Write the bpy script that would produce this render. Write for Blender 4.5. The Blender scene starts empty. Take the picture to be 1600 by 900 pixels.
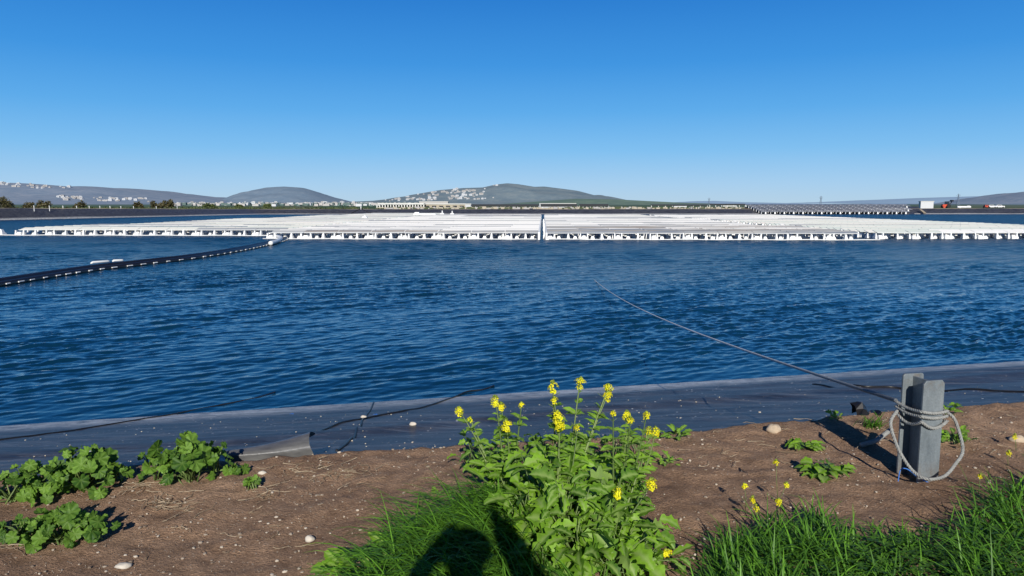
import bpy, math, random
import numpy as np
from mathutils import Vector, Matrix, noise, Quaternion
random.seed(11); np.random.seed(11)
R = math.radians
scene = bpy.context.scene
COL = scene.collection

# ------------------------------------------------------------------ camera model (metres; y ahead, x right, z up)
F = 1140.0; CAMZ = 1.65; PITCH = math.atan((450-318)/F)
CP, SP = math.cos(PITCH), math.sin(PITCH)
WZ = -1.2            # water level
PLAIN = -4.2         # valley floor
def ray(px, py):
    u = (px-800)/F; v = (py-450)/F
    return Vector((u, CP - v*SP, -(SP + v*CP)))
def at_z(px, py, z):
    d = ray(px, py); return Vector((0, 0, CAMZ)) + d*((z-CAMZ)/d.z)
def at_y(px, py, y):
    d = ray(px, py); return Vector((0, 0, CAMZ)) + d*(y/d.y)
def sstep(a, b, x):
    t = min(1, max(0, (x-a)/(b-a))); return t*t*(3-2*t)
def lerp(a, b, t): return a + (b-a)*t
def interp(x, pts):
    if x <= pts[0][0]: return pts[0][1]
    for (x0, y0), (x1, y1) in zip(pts, pts[1:]):
        if x <= x1: return y0 + (y1-y0)*(x-x0)/(x1-x0)
    return pts[-1][1]
def fbm(x, y, z=0.0, o=3):
    s = 0; a = 1; f = 1
    for _ in range(o):
        s += a*noise.noise(Vector((x*f, y*f, z + 7.3*f))); a *= .5; f *= 2.03
    return s

# ------------------------------------------------------------------ materials
def new_mat(name):
    m = bpy.data.materials.new(name); m.use_nodes = True
    nt = m.node_tree; b = nt.nodes['Principled BSDF']
    return m, nt, b
def N(nt, t, **kw):
    n = nt.nodes.new(t)
    for k, v in kw.items():
        if hasattr(n, k) and not k in n.inputs.keys(): setattr(n, k, v)
        else: n.inputs[k].default_value = v
    return n
def ramp(nt, fac, stops):
    r = nt.nodes.new('ShaderNodeValToRGB'); e = r.color_ramp.elements
    while len(e) > 1: e.remove(e[-1])
    e[0].position = stops[0][0]; e[0].color = (*stops[0][1], 1)
    for p, c in stops[1:]:
        k = e.new(p); k.color = (*c, 1)
    nt.links.new(fac, r.inputs['Fac']); return r
def mixc(nt, fac, a, b, mode='MIX'):
    n = nt.nodes.new('ShaderNodeMix'); n.data_type = 'RGBA'; n.blend_type = mode
    for s, i in ((fac, 0), (a, 6), (b, 7)):
        if hasattr(s, 'is_linked') or hasattr(s, 'links'): nt.links.new(s, n.inputs[i])
        elif isinstance(s, (int, float)): n.inputs[i].default_value = s
        else: n.inputs[i].default_value = (*s, 1)
    return n.outputs[2]
def wpos(nt, scale=(1, 1, 1)):
    g = nt.nodes.new('ShaderNodeNewGeometry'); m = nt.nodes.new('ShaderNodeMapping')
    m.inputs['Scale'].default_value = scale
    nt.links.new(g.outputs['Position'], m.inputs['Vector']); return m.outputs['Vector']
def ntex(nt, vec, scale, detail=4, rough=.55, dist=0):
    n = nt.nodes.new('ShaderNodeTexNoise'); n.inputs['Scale'].default_value = scale
    n.inputs['Detail'].default_value = detail; n.inputs['Roughness'].default_value = rough
    n.inputs['Distortion'].default_value = dist
    nt.links.new(vec, n.inputs['Vector']); return n.outputs['Fac']
def bump(nt, b, h, strength=.5, dist=.02):
    n = nt.nodes.new('ShaderNodeBump'); n.inputs['Strength'].default_value = strength
    n.inputs['Distance'].default_value = dist
    nt.links.new(h, n.inputs['Height']); nt.links.new(n.outputs['Normal'], b.inputs['Normal']); return n
def plain_mat(name, col, rough=.6, var=.25, scale=8, spec=.5, metal=0, bmp=0):
    m, nt, b = new_mat(name)
    f = ntex(nt, wpos(nt), scale, 5)
    lo = tuple(c*(1-var) for c in col); hi = tuple(min(1, c*(1+var)) for c in col)
    r = ramp(nt, f, [(.25, lo), (.75, hi)])
    nt.links.new(r.outputs['Color'], b.inputs['Base Color'])
    b.inputs['Roughness'].default_value = rough; b.inputs['Specular IOR Level'].default_value = spec
    b.inputs['Metallic'].default_value = metal
    if bmp: bump(nt, b, f, bmp, .01)
    return m

def mat_dirt():
    m, nt, b = new_mat('dirt')
    p = wpos(nt)
    big = ntex(nt, p, .9, 4); mid = ntex(nt, p, 9, 6, .65); fine = ntex(nt, p, 70, 5, .7)
    c1 = ramp(nt, big, [(.3, (.30, .19, .12)), (.7, (.46, .31, .205))]).outputs['Color']
    c2 = ramp(nt, mid, [(.3, (.66, .62, .59)), (.7, (1.3, 1.27, 1.24))]).outputs['Color']
    c = mixc(nt, 1.0, c1, c2, 'MULTIPLY')
    c3 = ramp(nt, fine, [(.3, (.55, .53, .5)), (.55, (1, 1, 1)), (.72, (1.5, 1.45, 1.4))]).outputs['Color']
    c = mixc(nt, .8, c, c3, 'MULTIPLY')
    vor = nt.nodes.new('ShaderNodeTexVoronoi'); vor.inputs['Scale'].default_value = 45
    nt.links.new(p, vor.inputs['Vector'])
    gm = ramp(nt, vor.outputs['Distance'], [(.12, (1, 1, 1)), (.2, (0, 0, 0))]).outputs['Color']
    sel = ramp(nt, ntex(nt, p, 17, 2), [(.50, (0, 0, 0)), (.58, (1, 1, 1))]).outputs['Color']
    gs = mixc(nt, 1.0, gm, sel, 'MULTIPLY')
    c = mixc(nt, gs, c, (.52, .44, .35))
    nt.links.new(c, b.inputs['Base Color']); b.inputs['Roughness'].default_value = .95
    b.inputs['Specular IOR Level'].default_value = .15
    h = nt.nodes.new('ShaderNodeMath'); h.operation = 'MULTIPLY_ADD'; h.inputs[1].default_value = 1.0
    nt.links.new(fine, h.inputs[0]); nt.links.new(mid, h.inputs[2])
    bump(nt, b, h.outputs[0], 1.0, .022)
    return m
def mat_liner(near=True):
    m, nt, b = new_mat('pond_liner_sheet')
    p = wpos(nt)
    streak = ntex(nt, wpos(nt, (.5, 3.5, 3.5)), 1.6, 6, .65, .4)
    dust = ntex(nt, p, 2.2, 6, .7)
    c = ramp(nt, streak, [(.30, (.010, .011, .015)), (.44, (.034, .036, .044)), (.55, (.054, .056, .064)), (.61, (.13, .132, .14)), (.66, (.045, .047, .055))]).outputs['Color']
    d = ramp(nt, dust, [(.5, (0, 0, 0)), (.85, (.6, .6, .6))]).outputs['Color']
    c = mixc(nt, d, c, (.13, .13, .135))
    at = nt.nodes.new('ShaderNodeAttribute'); at.attribute_name = 'shore'
    tn = ntex(nt, wpos(nt, (.8, 2, 2)), 5, 6, .75, .5)
    tm = ramp(nt, tn, [(.36, (.06, .06, .06)), (.5, (.55, .55, .55)), (.66, (1, 1, 1))]).outputs['Color']
    tf = mixc(nt, 1.0, at.outputs['Color'], tm, 'MULTIPLY')
    c = mixc(nt, tf, c, (.78, .78, .76))
    if near:   # white specks
        vor = nt.nodes.new('ShaderNodeTexVoronoi'); vor.inputs['Scale'].default_value = 9
        nt.links.new(p, vor.inputs['Vector'])
        gm = ramp(nt, vor.outputs['Distance'], [(.07, (1, 1, 1)), (.13, (0, 0, 0))]).outputs['Color']
        sel = ramp(nt, ntex(nt, p, 1.7, 2), [(.46, (0, 0, 0)), (.56, (1, 1, 1))]).outputs['Color']
        c = mixc(nt, mixc(nt, 1.0, gm, sel, 'MULTIPLY'), c, (.85, .82, .76))
        sc2 = ntex(nt, wpos(nt, (1.2, 14, 14)), 1.3, 3, .6, 1.2)
        ln = ramp(nt, sc2, [(.600, (0, 0, 0)), (.612, (.7, .7, .7)), (.624, (0, 0, 0))]).outputs['Color']
        c = mixc(nt, ln, c, (.28, .28, .32))
    nt.links.new(c, b.inputs['Base Color'])
    b.inputs['Roughness'].default_value = .42; b.inputs['Specular IOR Level'].default_value = .4
    bump(nt, b, ntex(nt, wpos(nt, (.6, 2.5, 2.5)), 5 if near else 1.0, 4, .6, .6), .6, .02 if near else .1)
    return m
def mat_water():
    m, nt, b = new_mat('reservoir_water')
    p = wpos(nt)
    big = ntex(nt, wpos(nt, (.35, 1, 1)), .12, 3)
    c = ramp(nt, big, [(.3, (.0022, .026, .054)), (.7, (.003, .040, .088))]).outputs['Color']
    nt.links.new(c, b.inputs['Base Color'])
    b.inputs['Roughness'].default_value = .06; b.inputs['IOR'].default_value = 1.33
    h1 = ntex(nt, wpos(nt, (.8, 1.3, 1)), 5.5, 3, .55, .3)
    h2 = ntex(nt, wpos(nt, (.55, 1.2, 1)), .9, 2, .5)
    a = nt.nodes.new('ShaderNodeMath'); a.operation = 'MULTIPLY_ADD'; a.inputs[1].default_value = 1.0
    nt.links.new(h2, a.inputs[0]); nt.links.new(h1, a.inputs[2])
    bp = bump(nt, b, a.outputs[0], 1.0, .10)
    ge = nt.nodes.new('ShaderNodeNewGeometry'); sp = nt.nodes.new('ShaderNodeSeparateXYZ'); nt.links.new(ge.outputs['Position'], sp.inputs[0])
    mr = nt.nodes.new('ShaderNodeMapRange'); mr.inputs[1].default_value = 12; mr.inputs[2].default_value = 48; mr.inputs[3].default_value = .12; mr.inputs[4].default_value = 1.0
    nt.links.new(sp.outputs['Y'], mr.inputs[0]); nt.links.new(mr.outputs[0], bp.inputs['Strength'])
    m2 = nt.nodes.new('ShaderNodeMapRange'); m2.inputs[1].default_value = 18; m2.inputs[2].default_value = 58; m2.inputs[3].default_value = .07; m2.inputs[4].default_value = .30
    nt.links.new(sp.outputs['Y'], m2.inputs[0]); nt.links.new(m2.outputs[0], bp.inputs['Distance'])
    m3 = nt.nodes.new('ShaderNodeMapRange'); m3.inputs[1].default_value = 22; m3.inputs[2].default_value = 60; m3.inputs[3].default_value = .06; m3.inputs[4].default_value = .31
    nt.links.new(sp.outputs['Y'], m3.inputs[0]); nt.links.new(m3.outputs[0], b.inputs['Roughness'])
    return m
def leaf_mat(name, dark, light, vein, rough=.45, trans=.35, spec=.4):
    m, nt, b = new_mat(name)
    at = nt.nodes.new('ShaderNodeAttribute'); at.attribute_name = 'tint'
    s = nt.nodes.new('ShaderNodeSeparateColor'); nt.links.new(at.outputs['Color'], s.inputs[0])
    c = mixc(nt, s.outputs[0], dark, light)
    n = ntex(nt, wpos(nt), 60, 3)
    c = mixc(nt, .5, c, ramp(nt, n, [(.3, (.6, .6, .6)), (.7, (1.25, 1.25, 1.2))]).outputs['Color'], 'MULTIPLY')
    c = mixc(nt, s.outputs[1], c, vein)
    nt.links.new(c, b.inputs['Base Color'])
    b.inputs['Roughness'].default_value = rough; b.inputs['Specular IOR Level'].default_value = spec
    t = nt.nodes.new('ShaderNodeBsdfTranslucent'); nt.links.new(mixc(nt, 1.0, c, (1.1, 1.25, .45), 'MULTIPLY'), t.inputs['Color'])
    mx = nt.nodes.new('ShaderNodeMixShader'); mx.inputs[0].default_value = trans
    nt.links.new(b.outputs[0], mx.inputs[1]); nt.links.new(t.outputs[0], mx.inputs[2])
    nt.links.new(mx.outputs[0], nt.nodes['Material Output'].inputs['Surface'])
    return m
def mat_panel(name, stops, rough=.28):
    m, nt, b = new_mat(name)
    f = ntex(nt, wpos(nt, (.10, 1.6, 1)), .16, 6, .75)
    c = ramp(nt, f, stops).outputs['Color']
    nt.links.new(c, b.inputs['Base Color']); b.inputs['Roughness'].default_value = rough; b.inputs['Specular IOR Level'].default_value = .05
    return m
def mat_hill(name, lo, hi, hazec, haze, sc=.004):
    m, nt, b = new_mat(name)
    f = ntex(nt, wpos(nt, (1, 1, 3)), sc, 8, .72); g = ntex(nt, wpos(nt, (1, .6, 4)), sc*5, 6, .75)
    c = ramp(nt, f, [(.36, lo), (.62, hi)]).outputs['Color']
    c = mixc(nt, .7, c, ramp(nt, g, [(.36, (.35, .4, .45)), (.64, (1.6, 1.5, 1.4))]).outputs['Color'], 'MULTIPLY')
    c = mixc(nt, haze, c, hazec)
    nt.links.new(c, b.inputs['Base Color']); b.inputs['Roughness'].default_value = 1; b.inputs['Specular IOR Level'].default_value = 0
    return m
def mat_plain():
    m, nt, b = new_mat('valley_fields')
    f = ntex(nt, wpos(nt, (1, .25, 1)), .006, 4, .6)
    c = ramp(nt, f, [(.35, (.04, .08, .025)), (.5, (.07, .12, .04)), (.62, (.16, .15, .09)), (.72, (.06, .11, .04))]).outputs['Color']
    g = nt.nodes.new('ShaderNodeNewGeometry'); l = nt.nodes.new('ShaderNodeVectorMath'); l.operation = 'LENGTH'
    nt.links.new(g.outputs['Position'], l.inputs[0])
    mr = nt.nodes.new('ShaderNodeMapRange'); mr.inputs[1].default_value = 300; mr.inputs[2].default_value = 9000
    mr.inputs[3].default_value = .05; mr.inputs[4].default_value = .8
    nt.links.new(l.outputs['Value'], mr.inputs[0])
    c = mixc(nt, mr.outputs[0], c, (.20, .31, .42))  # aerial haze painted into the field colour, stronger with distance
    nt.links.new(c, b.inputs['Base Color']); b.inputs['Roughness'].default_value = 1; b.inputs['Specular IOR Level'].default_value = 0
    return m
def mat_steel():
    m, nt, b = new_mat('galvanised_steel')
    p = wpos(nt)
    f = ntex(nt, wpos(nt, (1, 1, .35)), 14, 6, .65); g = ntex(nt, p, 90, 3)
    c = ramp(nt, f, [(.3, (.14, .165, .178)), (.55, (.20, .228, .24)), (.75, (.26, .285, .288))]).outputs['Color']
    c = mixc(nt, .25, c, ramp(nt, g, [(.35, (.5, .5, .5)), (.65, (1.3, 1.3, 1.3))]).outputs['Color'], 'MULTIPLY')
    sp = nt.nodes.new('ShaderNodeSeparateXYZ'); ge = nt.nodes.new('ShaderNodeNewGeometry')
    nt.links.new(ge.outputs['Position'], sp.inputs[0])
    ml = nt.nodes.new('ShaderNodeMapRange'); ml.inputs[1].default_value = .14; ml.inputs[2].default_value = -.02
    nt.links.new(sp.outputs['Z'], ml.inputs[0])
    st = ramp(nt, ntex(nt, wpos(nt, (1, 1, .3)), 30, 5, .7), [(.4, (0, 0, 0)), (.65, (1, 1, 1))]).outputs['Color']
    c = mixc(nt, mixc(nt, 1.0, ml.outputs[0], st, 'MULTIPLY'), c, (.16, .11, .075))
    mt = nt.nodes.new('ShaderNodeMapRange'); mt.inputs[1].default_value = .55; mt.inputs[2].default_value = .66; mt.inputs[4].default_value = .8
    nt.links.new(sp.outputs['Z'], mt.inputs[0])
    ru = ramp(nt, ntex(nt, p, 22, 5, .7), [(.5, (0, 0, 0)), (.62, (1, 1, 1))]).outputs['Color']
    c = mixc(nt, mixc(nt, 1.0, mt.outputs[0], ru, 'MULTIPLY'), c, (.17, .13, .09))
    nt.links.new(c, b.inputs['Base Color']); b.inputs['Roughness'].default_value = .55; b.inputs['Metallic'].default_value = .25
    bump(nt, b, g, .12, .003)
    return m

M = {}
M['dirt'] = mat_dirt()
M['liner'] = mat_liner(True); M['far_liner'] = mat_liner(False)
M['water'] = mat_water()
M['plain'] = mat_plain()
M['steel'] = mat_steel()
M['mustard'] = leaf_mat('mustard_leaf', (.040, .120, .010), (.23, .43, .030), (.30, .42, .12), .5, .3, .25)
M['mallow'] = leaf_mat('mallow_leaf', (.030, .085, .010), (.17, .31, .04), (.25, .37, .09), .55, .25, .25)
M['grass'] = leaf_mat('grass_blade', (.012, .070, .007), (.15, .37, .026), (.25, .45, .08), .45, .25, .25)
M['cover'] = leaf_mat('clover_leaf', (.030, .10, .012), (.12, .27, .025), (.15, .22, .05), .5, .3)
M['stem'] = leaf_mat('plant_stem', (.09, .15, .035), (.19, .26, .08), (.3, .3, .15), .5, .1)
M['petal'] = leaf_mat('yellow_petal', (.80, .68, .010), (.93, .88, .03), (.62, .68, .05), .55, .3, .2)
M['bud'] = leaf_mat('green_bud', (.14, .22, .02), (.36, .42, .04), (.3, .35, .05), .5, .15)
M['treeleaf'] = leaf_mat('tree_leaf', (.030, .036, .012), (.105, .088, .032), (.1, .1, .04), .6, .15)
M['bushleaf'] = leaf_mat('bush_leaf', (.032, .052, .016), (.095, .12, .035), (.1, .1, .04), .6, .15)
M['bark'] = plain_mat('bark', (.10, .075, .05), .9, .3, 20)
M['white'] = plain_mat('white_plastic', (.80, .80, .78), .4, .1, 2.5)
M['rail'] = plain_mat('white_rail', (.72, .73, .72), .45, .1, 2)
M['panel'] = mat_panel('pale_glare_panel', [(.30, (.52, .53, .52)), (.42, (.88, .87, .83)), (.5, (1.0, .98, .92)), (.62, (1.0, .98, .92)), (.72, (.68, .69, .68))], .6)  # grazing sky glare painted on as a near-white base colour
M['panel_warm'] = mat_panel('cream_glare_panel', [(.25, (.72, .74, .66)), (.42, (.90, .87, .77)), (.5, (.70, .77, .69)), (.58, (.93, .89, .80)), (.7, (.82, .74, .66)), (.8, (.86, .86, .80))], .5)  # painted sky glare again, with warmer streaks
M['panel_blue'] = mat_panel('blue_glare_panel', [(.28, (.10, .14, .21)), (.44, (.20, .24, .29)), (.52, (.62, .60, .54)), (.58, (.36, .30, .24)), (.66, (.20, .24, .28)), (.75, (.72, .70, .64))], .3)  # bluish sky reflection painted into the base colour
M['panel_dark'] = mat_panel('dark_panel', [(.3, (.03, .04, .07)), (.6, (.08, .09, .14)), (.75, (.25, .26, .30))], .3)
M['panel_slope'] = mat_panel('grey_panel', [(.3, (.08, .09, .12)), (.5, (.22, .23, .26)), (.7, (.5, .5, .5))], .3)
M['under'] = plain_mat('panel_underside', (.30, .27, .20), .7, .2, 1)
M['black'] = plain_mat('black_plastic', (.012, .012, .014), .4, .3, 3)
M['rope'] = plain_mat('weathered_rope', (.27, .272, .255), .85, .3, 60)
M['darkrope'] = plain_mat('dark_rope', (.15, .16, .18), .8, .4, 30)
M['line'] = plain_mat('pale_line', (.85, .86, .86), .7, .15, 5)
M['stone'] = plain_mat('tan_stone', (.47, .37, .26), .8, .2, 18, bmp=.4)
M['palestone'] = plain_mat('pale_stone', (.55, .50, .42), .85, .2, 18, bmp=.4)
M['pebble'] = leaf_mat('pebbles', (.20, .15, .11), (.56, .49, .40), (.5, .5, .5), .85, 0.0, .2)
M['twig'] = leaf_mat('dry_twig', (.18, .13, .085), (.46, .37, .26), (.3, .3, .2), .9, 0.0, .1)
M['flap'] = None
M['house'] = plain_mat('town_wall', (.56, .57, .58), .9, .12, .01, .1)
M['house2'] = plain_mat('town_cream_wall', (.44, .42, .40), .9, .3, .01, .1)
M['haze_green'] = plain_mat('hazy_trees', (.13, .18, .17), .9, .3, .02, .0)
M['roof'] = plain_mat('shed_roof', (.62, .61, .57), .8, .12, .05, .2)
M['opening'] = plain_mat('dark_opening', (.025, .028, .032), .8, .2, .1)
M['tanwall'] = plain_mat('tan_wall', (.42, .37, .28), .9, .3, .15)
M['gravel'] = plain_mat('gravel_road', (.33, .28, .21), .95, .2, .6)
M['red'] = plain_mat('orange_red_paint', (.55, .07, .025), .45, .15, 3)
M['glass'] = plain_mat('dark_glass', (.02, .025, .03), .1, .2, 2)
M['tyre'] = plain_mat('tyre_rubber', (.015, .015, .015), .8, .2, 5)
M['pylon'] = plain_mat('pylon_steel', (.17, .22, .28), .7, .1, .1)
M['blue'] = plain_mat('blue_plastic', (.05, .18, .55), .5, .2, 10)
M['skin'] = plain_mat('skin', (.42, .25, .17), .55, .08, 12)
M['shirt'] = plain_mat('dark_cloth', (.035, .045, .07), .9, .2, 25)
M['hair'] = plain_mat('dark_hair', (.02, .014, .01), .6, .2, 60)
def mat_flap():
    m, nt, b = new_mat('shiny_liner_flap')
    s = ntex(nt, wpos(nt, (1.5, 6, 6)), 4, 6, .65)
    nt.links.new(ramp(nt, s, [(.3, (.07, .07, .07)), (.7, (.16, .157, .15))]).outputs['Color'], b.inputs['Base Color'])
    b.inputs['Roughness'].default_value = .34; b.inputs['Specular IOR Level'].default_value = .8
    bump(nt, b, s, .3, .01); return m
M['flap'] = mat_flap()

# ------------------------------------------------------------------ mesh builder and tagging
class MB:
    def __init__(s): s.v = []; s.f = []; s.c = []; s.mi = []
    def add(s, vs, fs, cs=None, mi=0):
        o = len(s.v); s.v += [tuple(p) for p in vs]
        s.f += [tuple(i+o for i in f) for f in fs]; s.mi += [mi]*len(fs)
        s.c += (cs if cs is not None else [(0.5, 0, 0)]*len(vs))
    def box(s, c, d, rot=None, cs=None, mi=0, taper=1.0):
        x, y, z = d[0]/2, d[1]/2, d[2]/2
        vs = [Vector((sx*x*(taper if sz > 0 else 1), sy*y*(taper if sz > 0 else 1), sz*z)) for sz in (-1, 1) for sy in (-1, 1) for sx in (-1, 1)]
        if rot is not None: vs = [rot @ p for p in vs]
        c = Vector(c); vs = [p + c for p in vs]
        s.add(vs, [(0, 2, 3, 1), (4, 5, 7, 6), (0, 1, 5, 4), (2, 6, 7, 3), (0, 4, 6, 2), (1, 3, 7, 5)], [cs]*8 if cs else None, mi)
    def tube(s, pts, rad, n=8, cs=None, cap=True, mi=0):
        pts = [Vector(p) for p in pts]; k = len(pts)
        rr = rad if isinstance(rad, (list, tuple)) else [rad]*k
        up = Vector((0, 0, 1)); vs = []; t0 = (pts[1]-pts[0]).normalized()
        a = t0.cross(up)
        if a.length < 1e-4: a = t0.cross(Vector((1, 0, 0)))
        a.normalize()
        for i in range(k):
            t = (pts[min(i+1, k-1)] - pts[max(i-1, 0)]).normalized()
            a = (a - t*a.dot(t)); a = a.normalized() if a.length > 1e-6 else t.orthogonal().normalized()
            b = t.cross(a)
            for j in range(n):
                w = 2*math.pi*j/n
                vs.append(pts[i] + (a*math.cos(w) + b*math.sin(w))*rr[i])
        fs = [(i*n+j, i*n+(j+1) % n, (i+1)*n+(j+1) % n, (i+1)*n+j) for i in range(k-1) for j in range(n)]
        if cap: fs += [tuple(range(n-1, -1, -1)), tuple((k-1)*n+j for j in range(n))]
        s.add(vs, fs, [cs]*len(vs) if cs else None, mi)
    def build(s, name, mat, parent=None, smooth=False, loc=None):
        me = bpy.data.meshes.new(name); me.from_pydata(s.v, [], s.f); 
        mats = mat if isinstance(mat, (list, tuple)) else [mat]
        for m in mats: me.materials.append(m)
        if len(mats) > 1: me.polygons.foreach_set('material_index', s.mi)
        if smooth: me.polygons.foreach_set('use_smooth', [True]*len(me.polygons))
        ca = me.color_attributes.new('tint', 'FLOAT_COLOR', 'POINT')
        arr = np.ones((len(s.v), 4), dtype=np.float32)
        if s.v: arr[:, :3] = np.array(s.c, dtype=np.float32)
        ca.data.foreach_set('color', arr.ravel()); me.update()
        o = bpy.data.objects.new(name, me); COL.objects.link(o)
        if parent: o.parent = parent
        if loc is not None: o.location = loc
        return o
def empty(name, loc=(0, 0, 0), rz=0):
    o = bpy.data.objects.new(name, None); o.location = loc; o.rotation_euler = (0, 0, rz)
    o.empty_display_size = .2; COL.objects.link(o); return o
def tag(o, label=None, cat=None, group=None, kind=None):
    if label: o['label'] = label
    if cat: o['category'] = cat
    if group: o['group'] = group
    if kind: o['kind'] = kind
    return o
def dup(root, loc, rz=0.0, label=None, group=None):
    r = root.copy(); COL.objects.link(r); r.location = loc; r.rotation_euler = (0, 0, rz)
    if label: r['label'] = label
    if group: r['group'] = group
    for ch in root.children:
        c = ch.copy(); COL.objects.link(c); c.parent = r
    return r
def np_mesh(name, V, Fq, mat, smooth=True):
    me = bpy.data.meshes.new(name); nv, nf = len(V), len(Fq)
    me.vertices.add(nv); me.vertices.foreach_set('co', V.astype(np.float32).ravel())
    me.loops.add(nf*4); me.loops.foreach_set('vertex_index', Fq.astype(np.int32).ravel())
    me.polygons.add(nf); me.polygons.foreach_set('loop_start', np.arange(0, nf*4, 4, dtype=np.int32))
    me.polygons.foreach_set('use_smooth', np.full(nf, smooth))
    me.materials.append(mat); me.update(calc_edges=True); me.validate()
    o = bpy.data.objects.new(name, me); COL.objects.link(o); return o
def grid_faces(nr, nc):
    i = np.arange(nr-1)[:, None]*nc + np.arange(nc-1)[None, :]
    return np.stack([i, i+1, i+nc+1, i+nc], -1).reshape(-1, 4)

# ================================================================== SETTING
# valley floor: one sheet out to the horizon
mb = MB(); K = 64; vs = [(0, 0, PLAIN)]; fs = []
for r in (300, 1500, 6000, 22000):
    for k in range(K): vs.append((r*math.cos(2*math.pi*k/K), r*math.sin(2*math.pi*k/K), PLAIN))
for k in range(K): fs.append((0, 1+k, 1+(k+1) % K))
for q in range(3):
    for k in range(K):
        a = 1+q*K; fs.append((a+k, a+K+k, a+K+(k+1) % K, a+(k+1) % K))
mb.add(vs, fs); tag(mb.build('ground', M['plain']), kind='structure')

# --- near bank -----------------------------------------------------
EC, ES = 4.9, .21
CE = 1/math.sqrt(1+ES*ES)
def edge_e(x, y): return (y - (EC + ES*x))*CE           # distance beyond the dirt edge, towards the water
def edge_wob(x): return .07*noise.noise(Vector((x*.9, 3.1, 0))) + .05*noise.noise(Vector((x*3.2, 8, 0))) + .02*noise.noise(Vector((x*9, 8, 0))) - .09*math.exp(-((x+1.4)/.8)**2)
def water_e(x): return 5.75 + .035*x                     # width of the liner above water
def zdirt_base(x, y):
    e = edge_e(x, y) + edge_wob(x)
    z = (.035*fbm(x*.55, y*.55, 1, 2))*(1-.6*sstep(-.5, 0, e)) + .05*sstep(1.2, 3.5, x)*sstep(-1.6, -.2, e)
    return z - .9*max(0, e)*sstep(-.02, .12, e)
def zg(x, y): return zdirt_base(x, y)
def on_ground(px, py):
    z = 0
    for _ in range(6):
        p = at_z(px, py, z); z = zg(p.x, p.y)
    return p
X0, X1, Y0, Y1, st = -7, 9, 1.2, 7.4, .034
nx, ny = int((X1-X0)/st), int((Y1-Y0)/st)
V = np.zeros((ny*nx, 3)); k = 0
for j in range(ny):
    y = Y0 + (Y1-Y0)*j/(ny-1)
    for i in range(nx):
        x = X0 + (X1-X0)*i/(nx-1)
        e = edge_e(x, y)
        if e > .9: z = -.9
        else:
            z = zdirt_base(x, y) + .018*fbm(x*5, y*5, 2, 2) + .016*max(-.3, noise.noise(Vector((x*15, y*15, 4))))*(.6+fbm(x*1.1, y*1.1, 3, 2))
        V[k] = (x, y, z); k += 1
o = np_mesh('dirt_bank', V, grid_faces(ny, nx), M['dirt']); tag(o, kind='structure')
# the rest of the embankment's crest, around and behind the detailed strip
mb = MB()
def quadstrip(mb, A, B): 
    n = len(A); mb.add(A+B, [(i, i+1, n+i+1, n+i) for i in range(n-1)])
xs = [-130, -60, -30, -7.05]
quadstrip(mb, [(x, EC+ES*x-12, 0) for x in xs], [(x, EC+ES*x-.0, -.02) for x in xs])
xs = [8.95, 30, 60, 170]
quadstrip(mb, [(x, EC+ES*x-12, 0) for x in xs], [(x, EC+ES*x-.0, -.02) for x in xs])
quadstrip(mb, [(-7.05, -9, 0), (9, -6, 0)], [(-7.05, 1.24, -.004), (9, 1.24, -.004)])
quadstrip(mb, [(-130, -60, PLAIN-.1), (-7.05, -25, PLAIN-.1), (9, -22, PLAIN-.1), (170, 12, PLAIN-.1)], [(-130, -34.4, 0), (-7.05, -9, 0), (9, -6, 0), (170, 28.6, 0)])
tag(mb.build('embankment_crest', M['dirt']), kind='structure')

# --- near liner ------------------------------------------------------
FOLDS = [([(-9, 2.35), (-6, 2.3), (-3.2, 2.15), (-1.6, 2.1), (0, 2.7), (3, 3.3), (9, 4.2)], .085, .30),
         ([(-9, 1.7), (-5, 1.6), (-2, 1.3), (-.6, 1.7)], .035, .25), ([(-1, 4.6), (2, 4.7), (6, 5.0), (14, 5.0)], .03, .25), ([(1, 2.3), (3, 2.1), (6, 2.6), (12, 2.9)], .03, .2),
         ([(-9, 3.9), (-5, 3.6), (-2.5, 3.4), (1, 3.9), (4, 4.4), (12, 4.3)], .025, .3),
         ([(-9, 1.1), (-4, .9), (-2.6, .55), (-1.2, .6)], .05, .2),
         ([(0.6, 1.1), (2, 1.5), (5, 1.6), (12, 2.2)], .03, .25)]
def zliner(x, y):
    e = edge_e(x, y); w = water_e(x); t = e/w
    z = -.045 + (WZ+.045)*(t if t > 0 else t*.1)
    z -= .09*math.sin(math.pi*min(1, max(0, t))) + .16*(1-sstep(-.08, .22, e))
    k = sstep(0, .5, e)*(1-.8*sstep(w-1.2, w, e))
    for pts, h, s in FOLDS:
        if pts[0][0] <= x:
            d = e - interp(x, pts)
            fade = sstep(pts[0][0], pts[0][0]+.8, x)*(1-sstep(pts[-1][0]-.8, pts[-1][0], x))
            ss = s if d < 0 else s*.55
            z += k*fade*h*math.exp(-(d/ss)**2)
    z += k*(.022*noise.noise(Vector((x*.35, e*1.3, 5))) + .010*noise.noise(Vector((x*1.1+e*.7, e*4.0, 9))) + .006*noise.noise(Vector((x*3+e*2, e*9, 2))))
    return z
xs = np.concatenate([np.arange(-70, -12, 2), np.arange(-12, 16, .07), np.arange(16, 90, 2)])
es = np.concatenate([np.arange(-.3, 7.2, .05), [7.8, 9.0]])
V = np.zeros((len(es)*len(xs), 3)); shore = np.zeros(len(V)); k = 0
for e in es:
    for x in xs:
        y = EC + ES*x + e/CE
        V[k] = (x, y, zliner(x, y) if abs(x) < 20 else (-.045+(WZ+.045)*e/water_e(x)))
        d = e - water_e(x)
        shore[k] = sstep(-.95, -.25, d)*(.8 + .2*math.sin(x*.7)*math.sin(x*.23+1)); k += 1
o = np_mesh('near_liner', V, grid_faces(len(es), len(xs)), M['liner']); tag(o, kind='structure')
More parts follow.
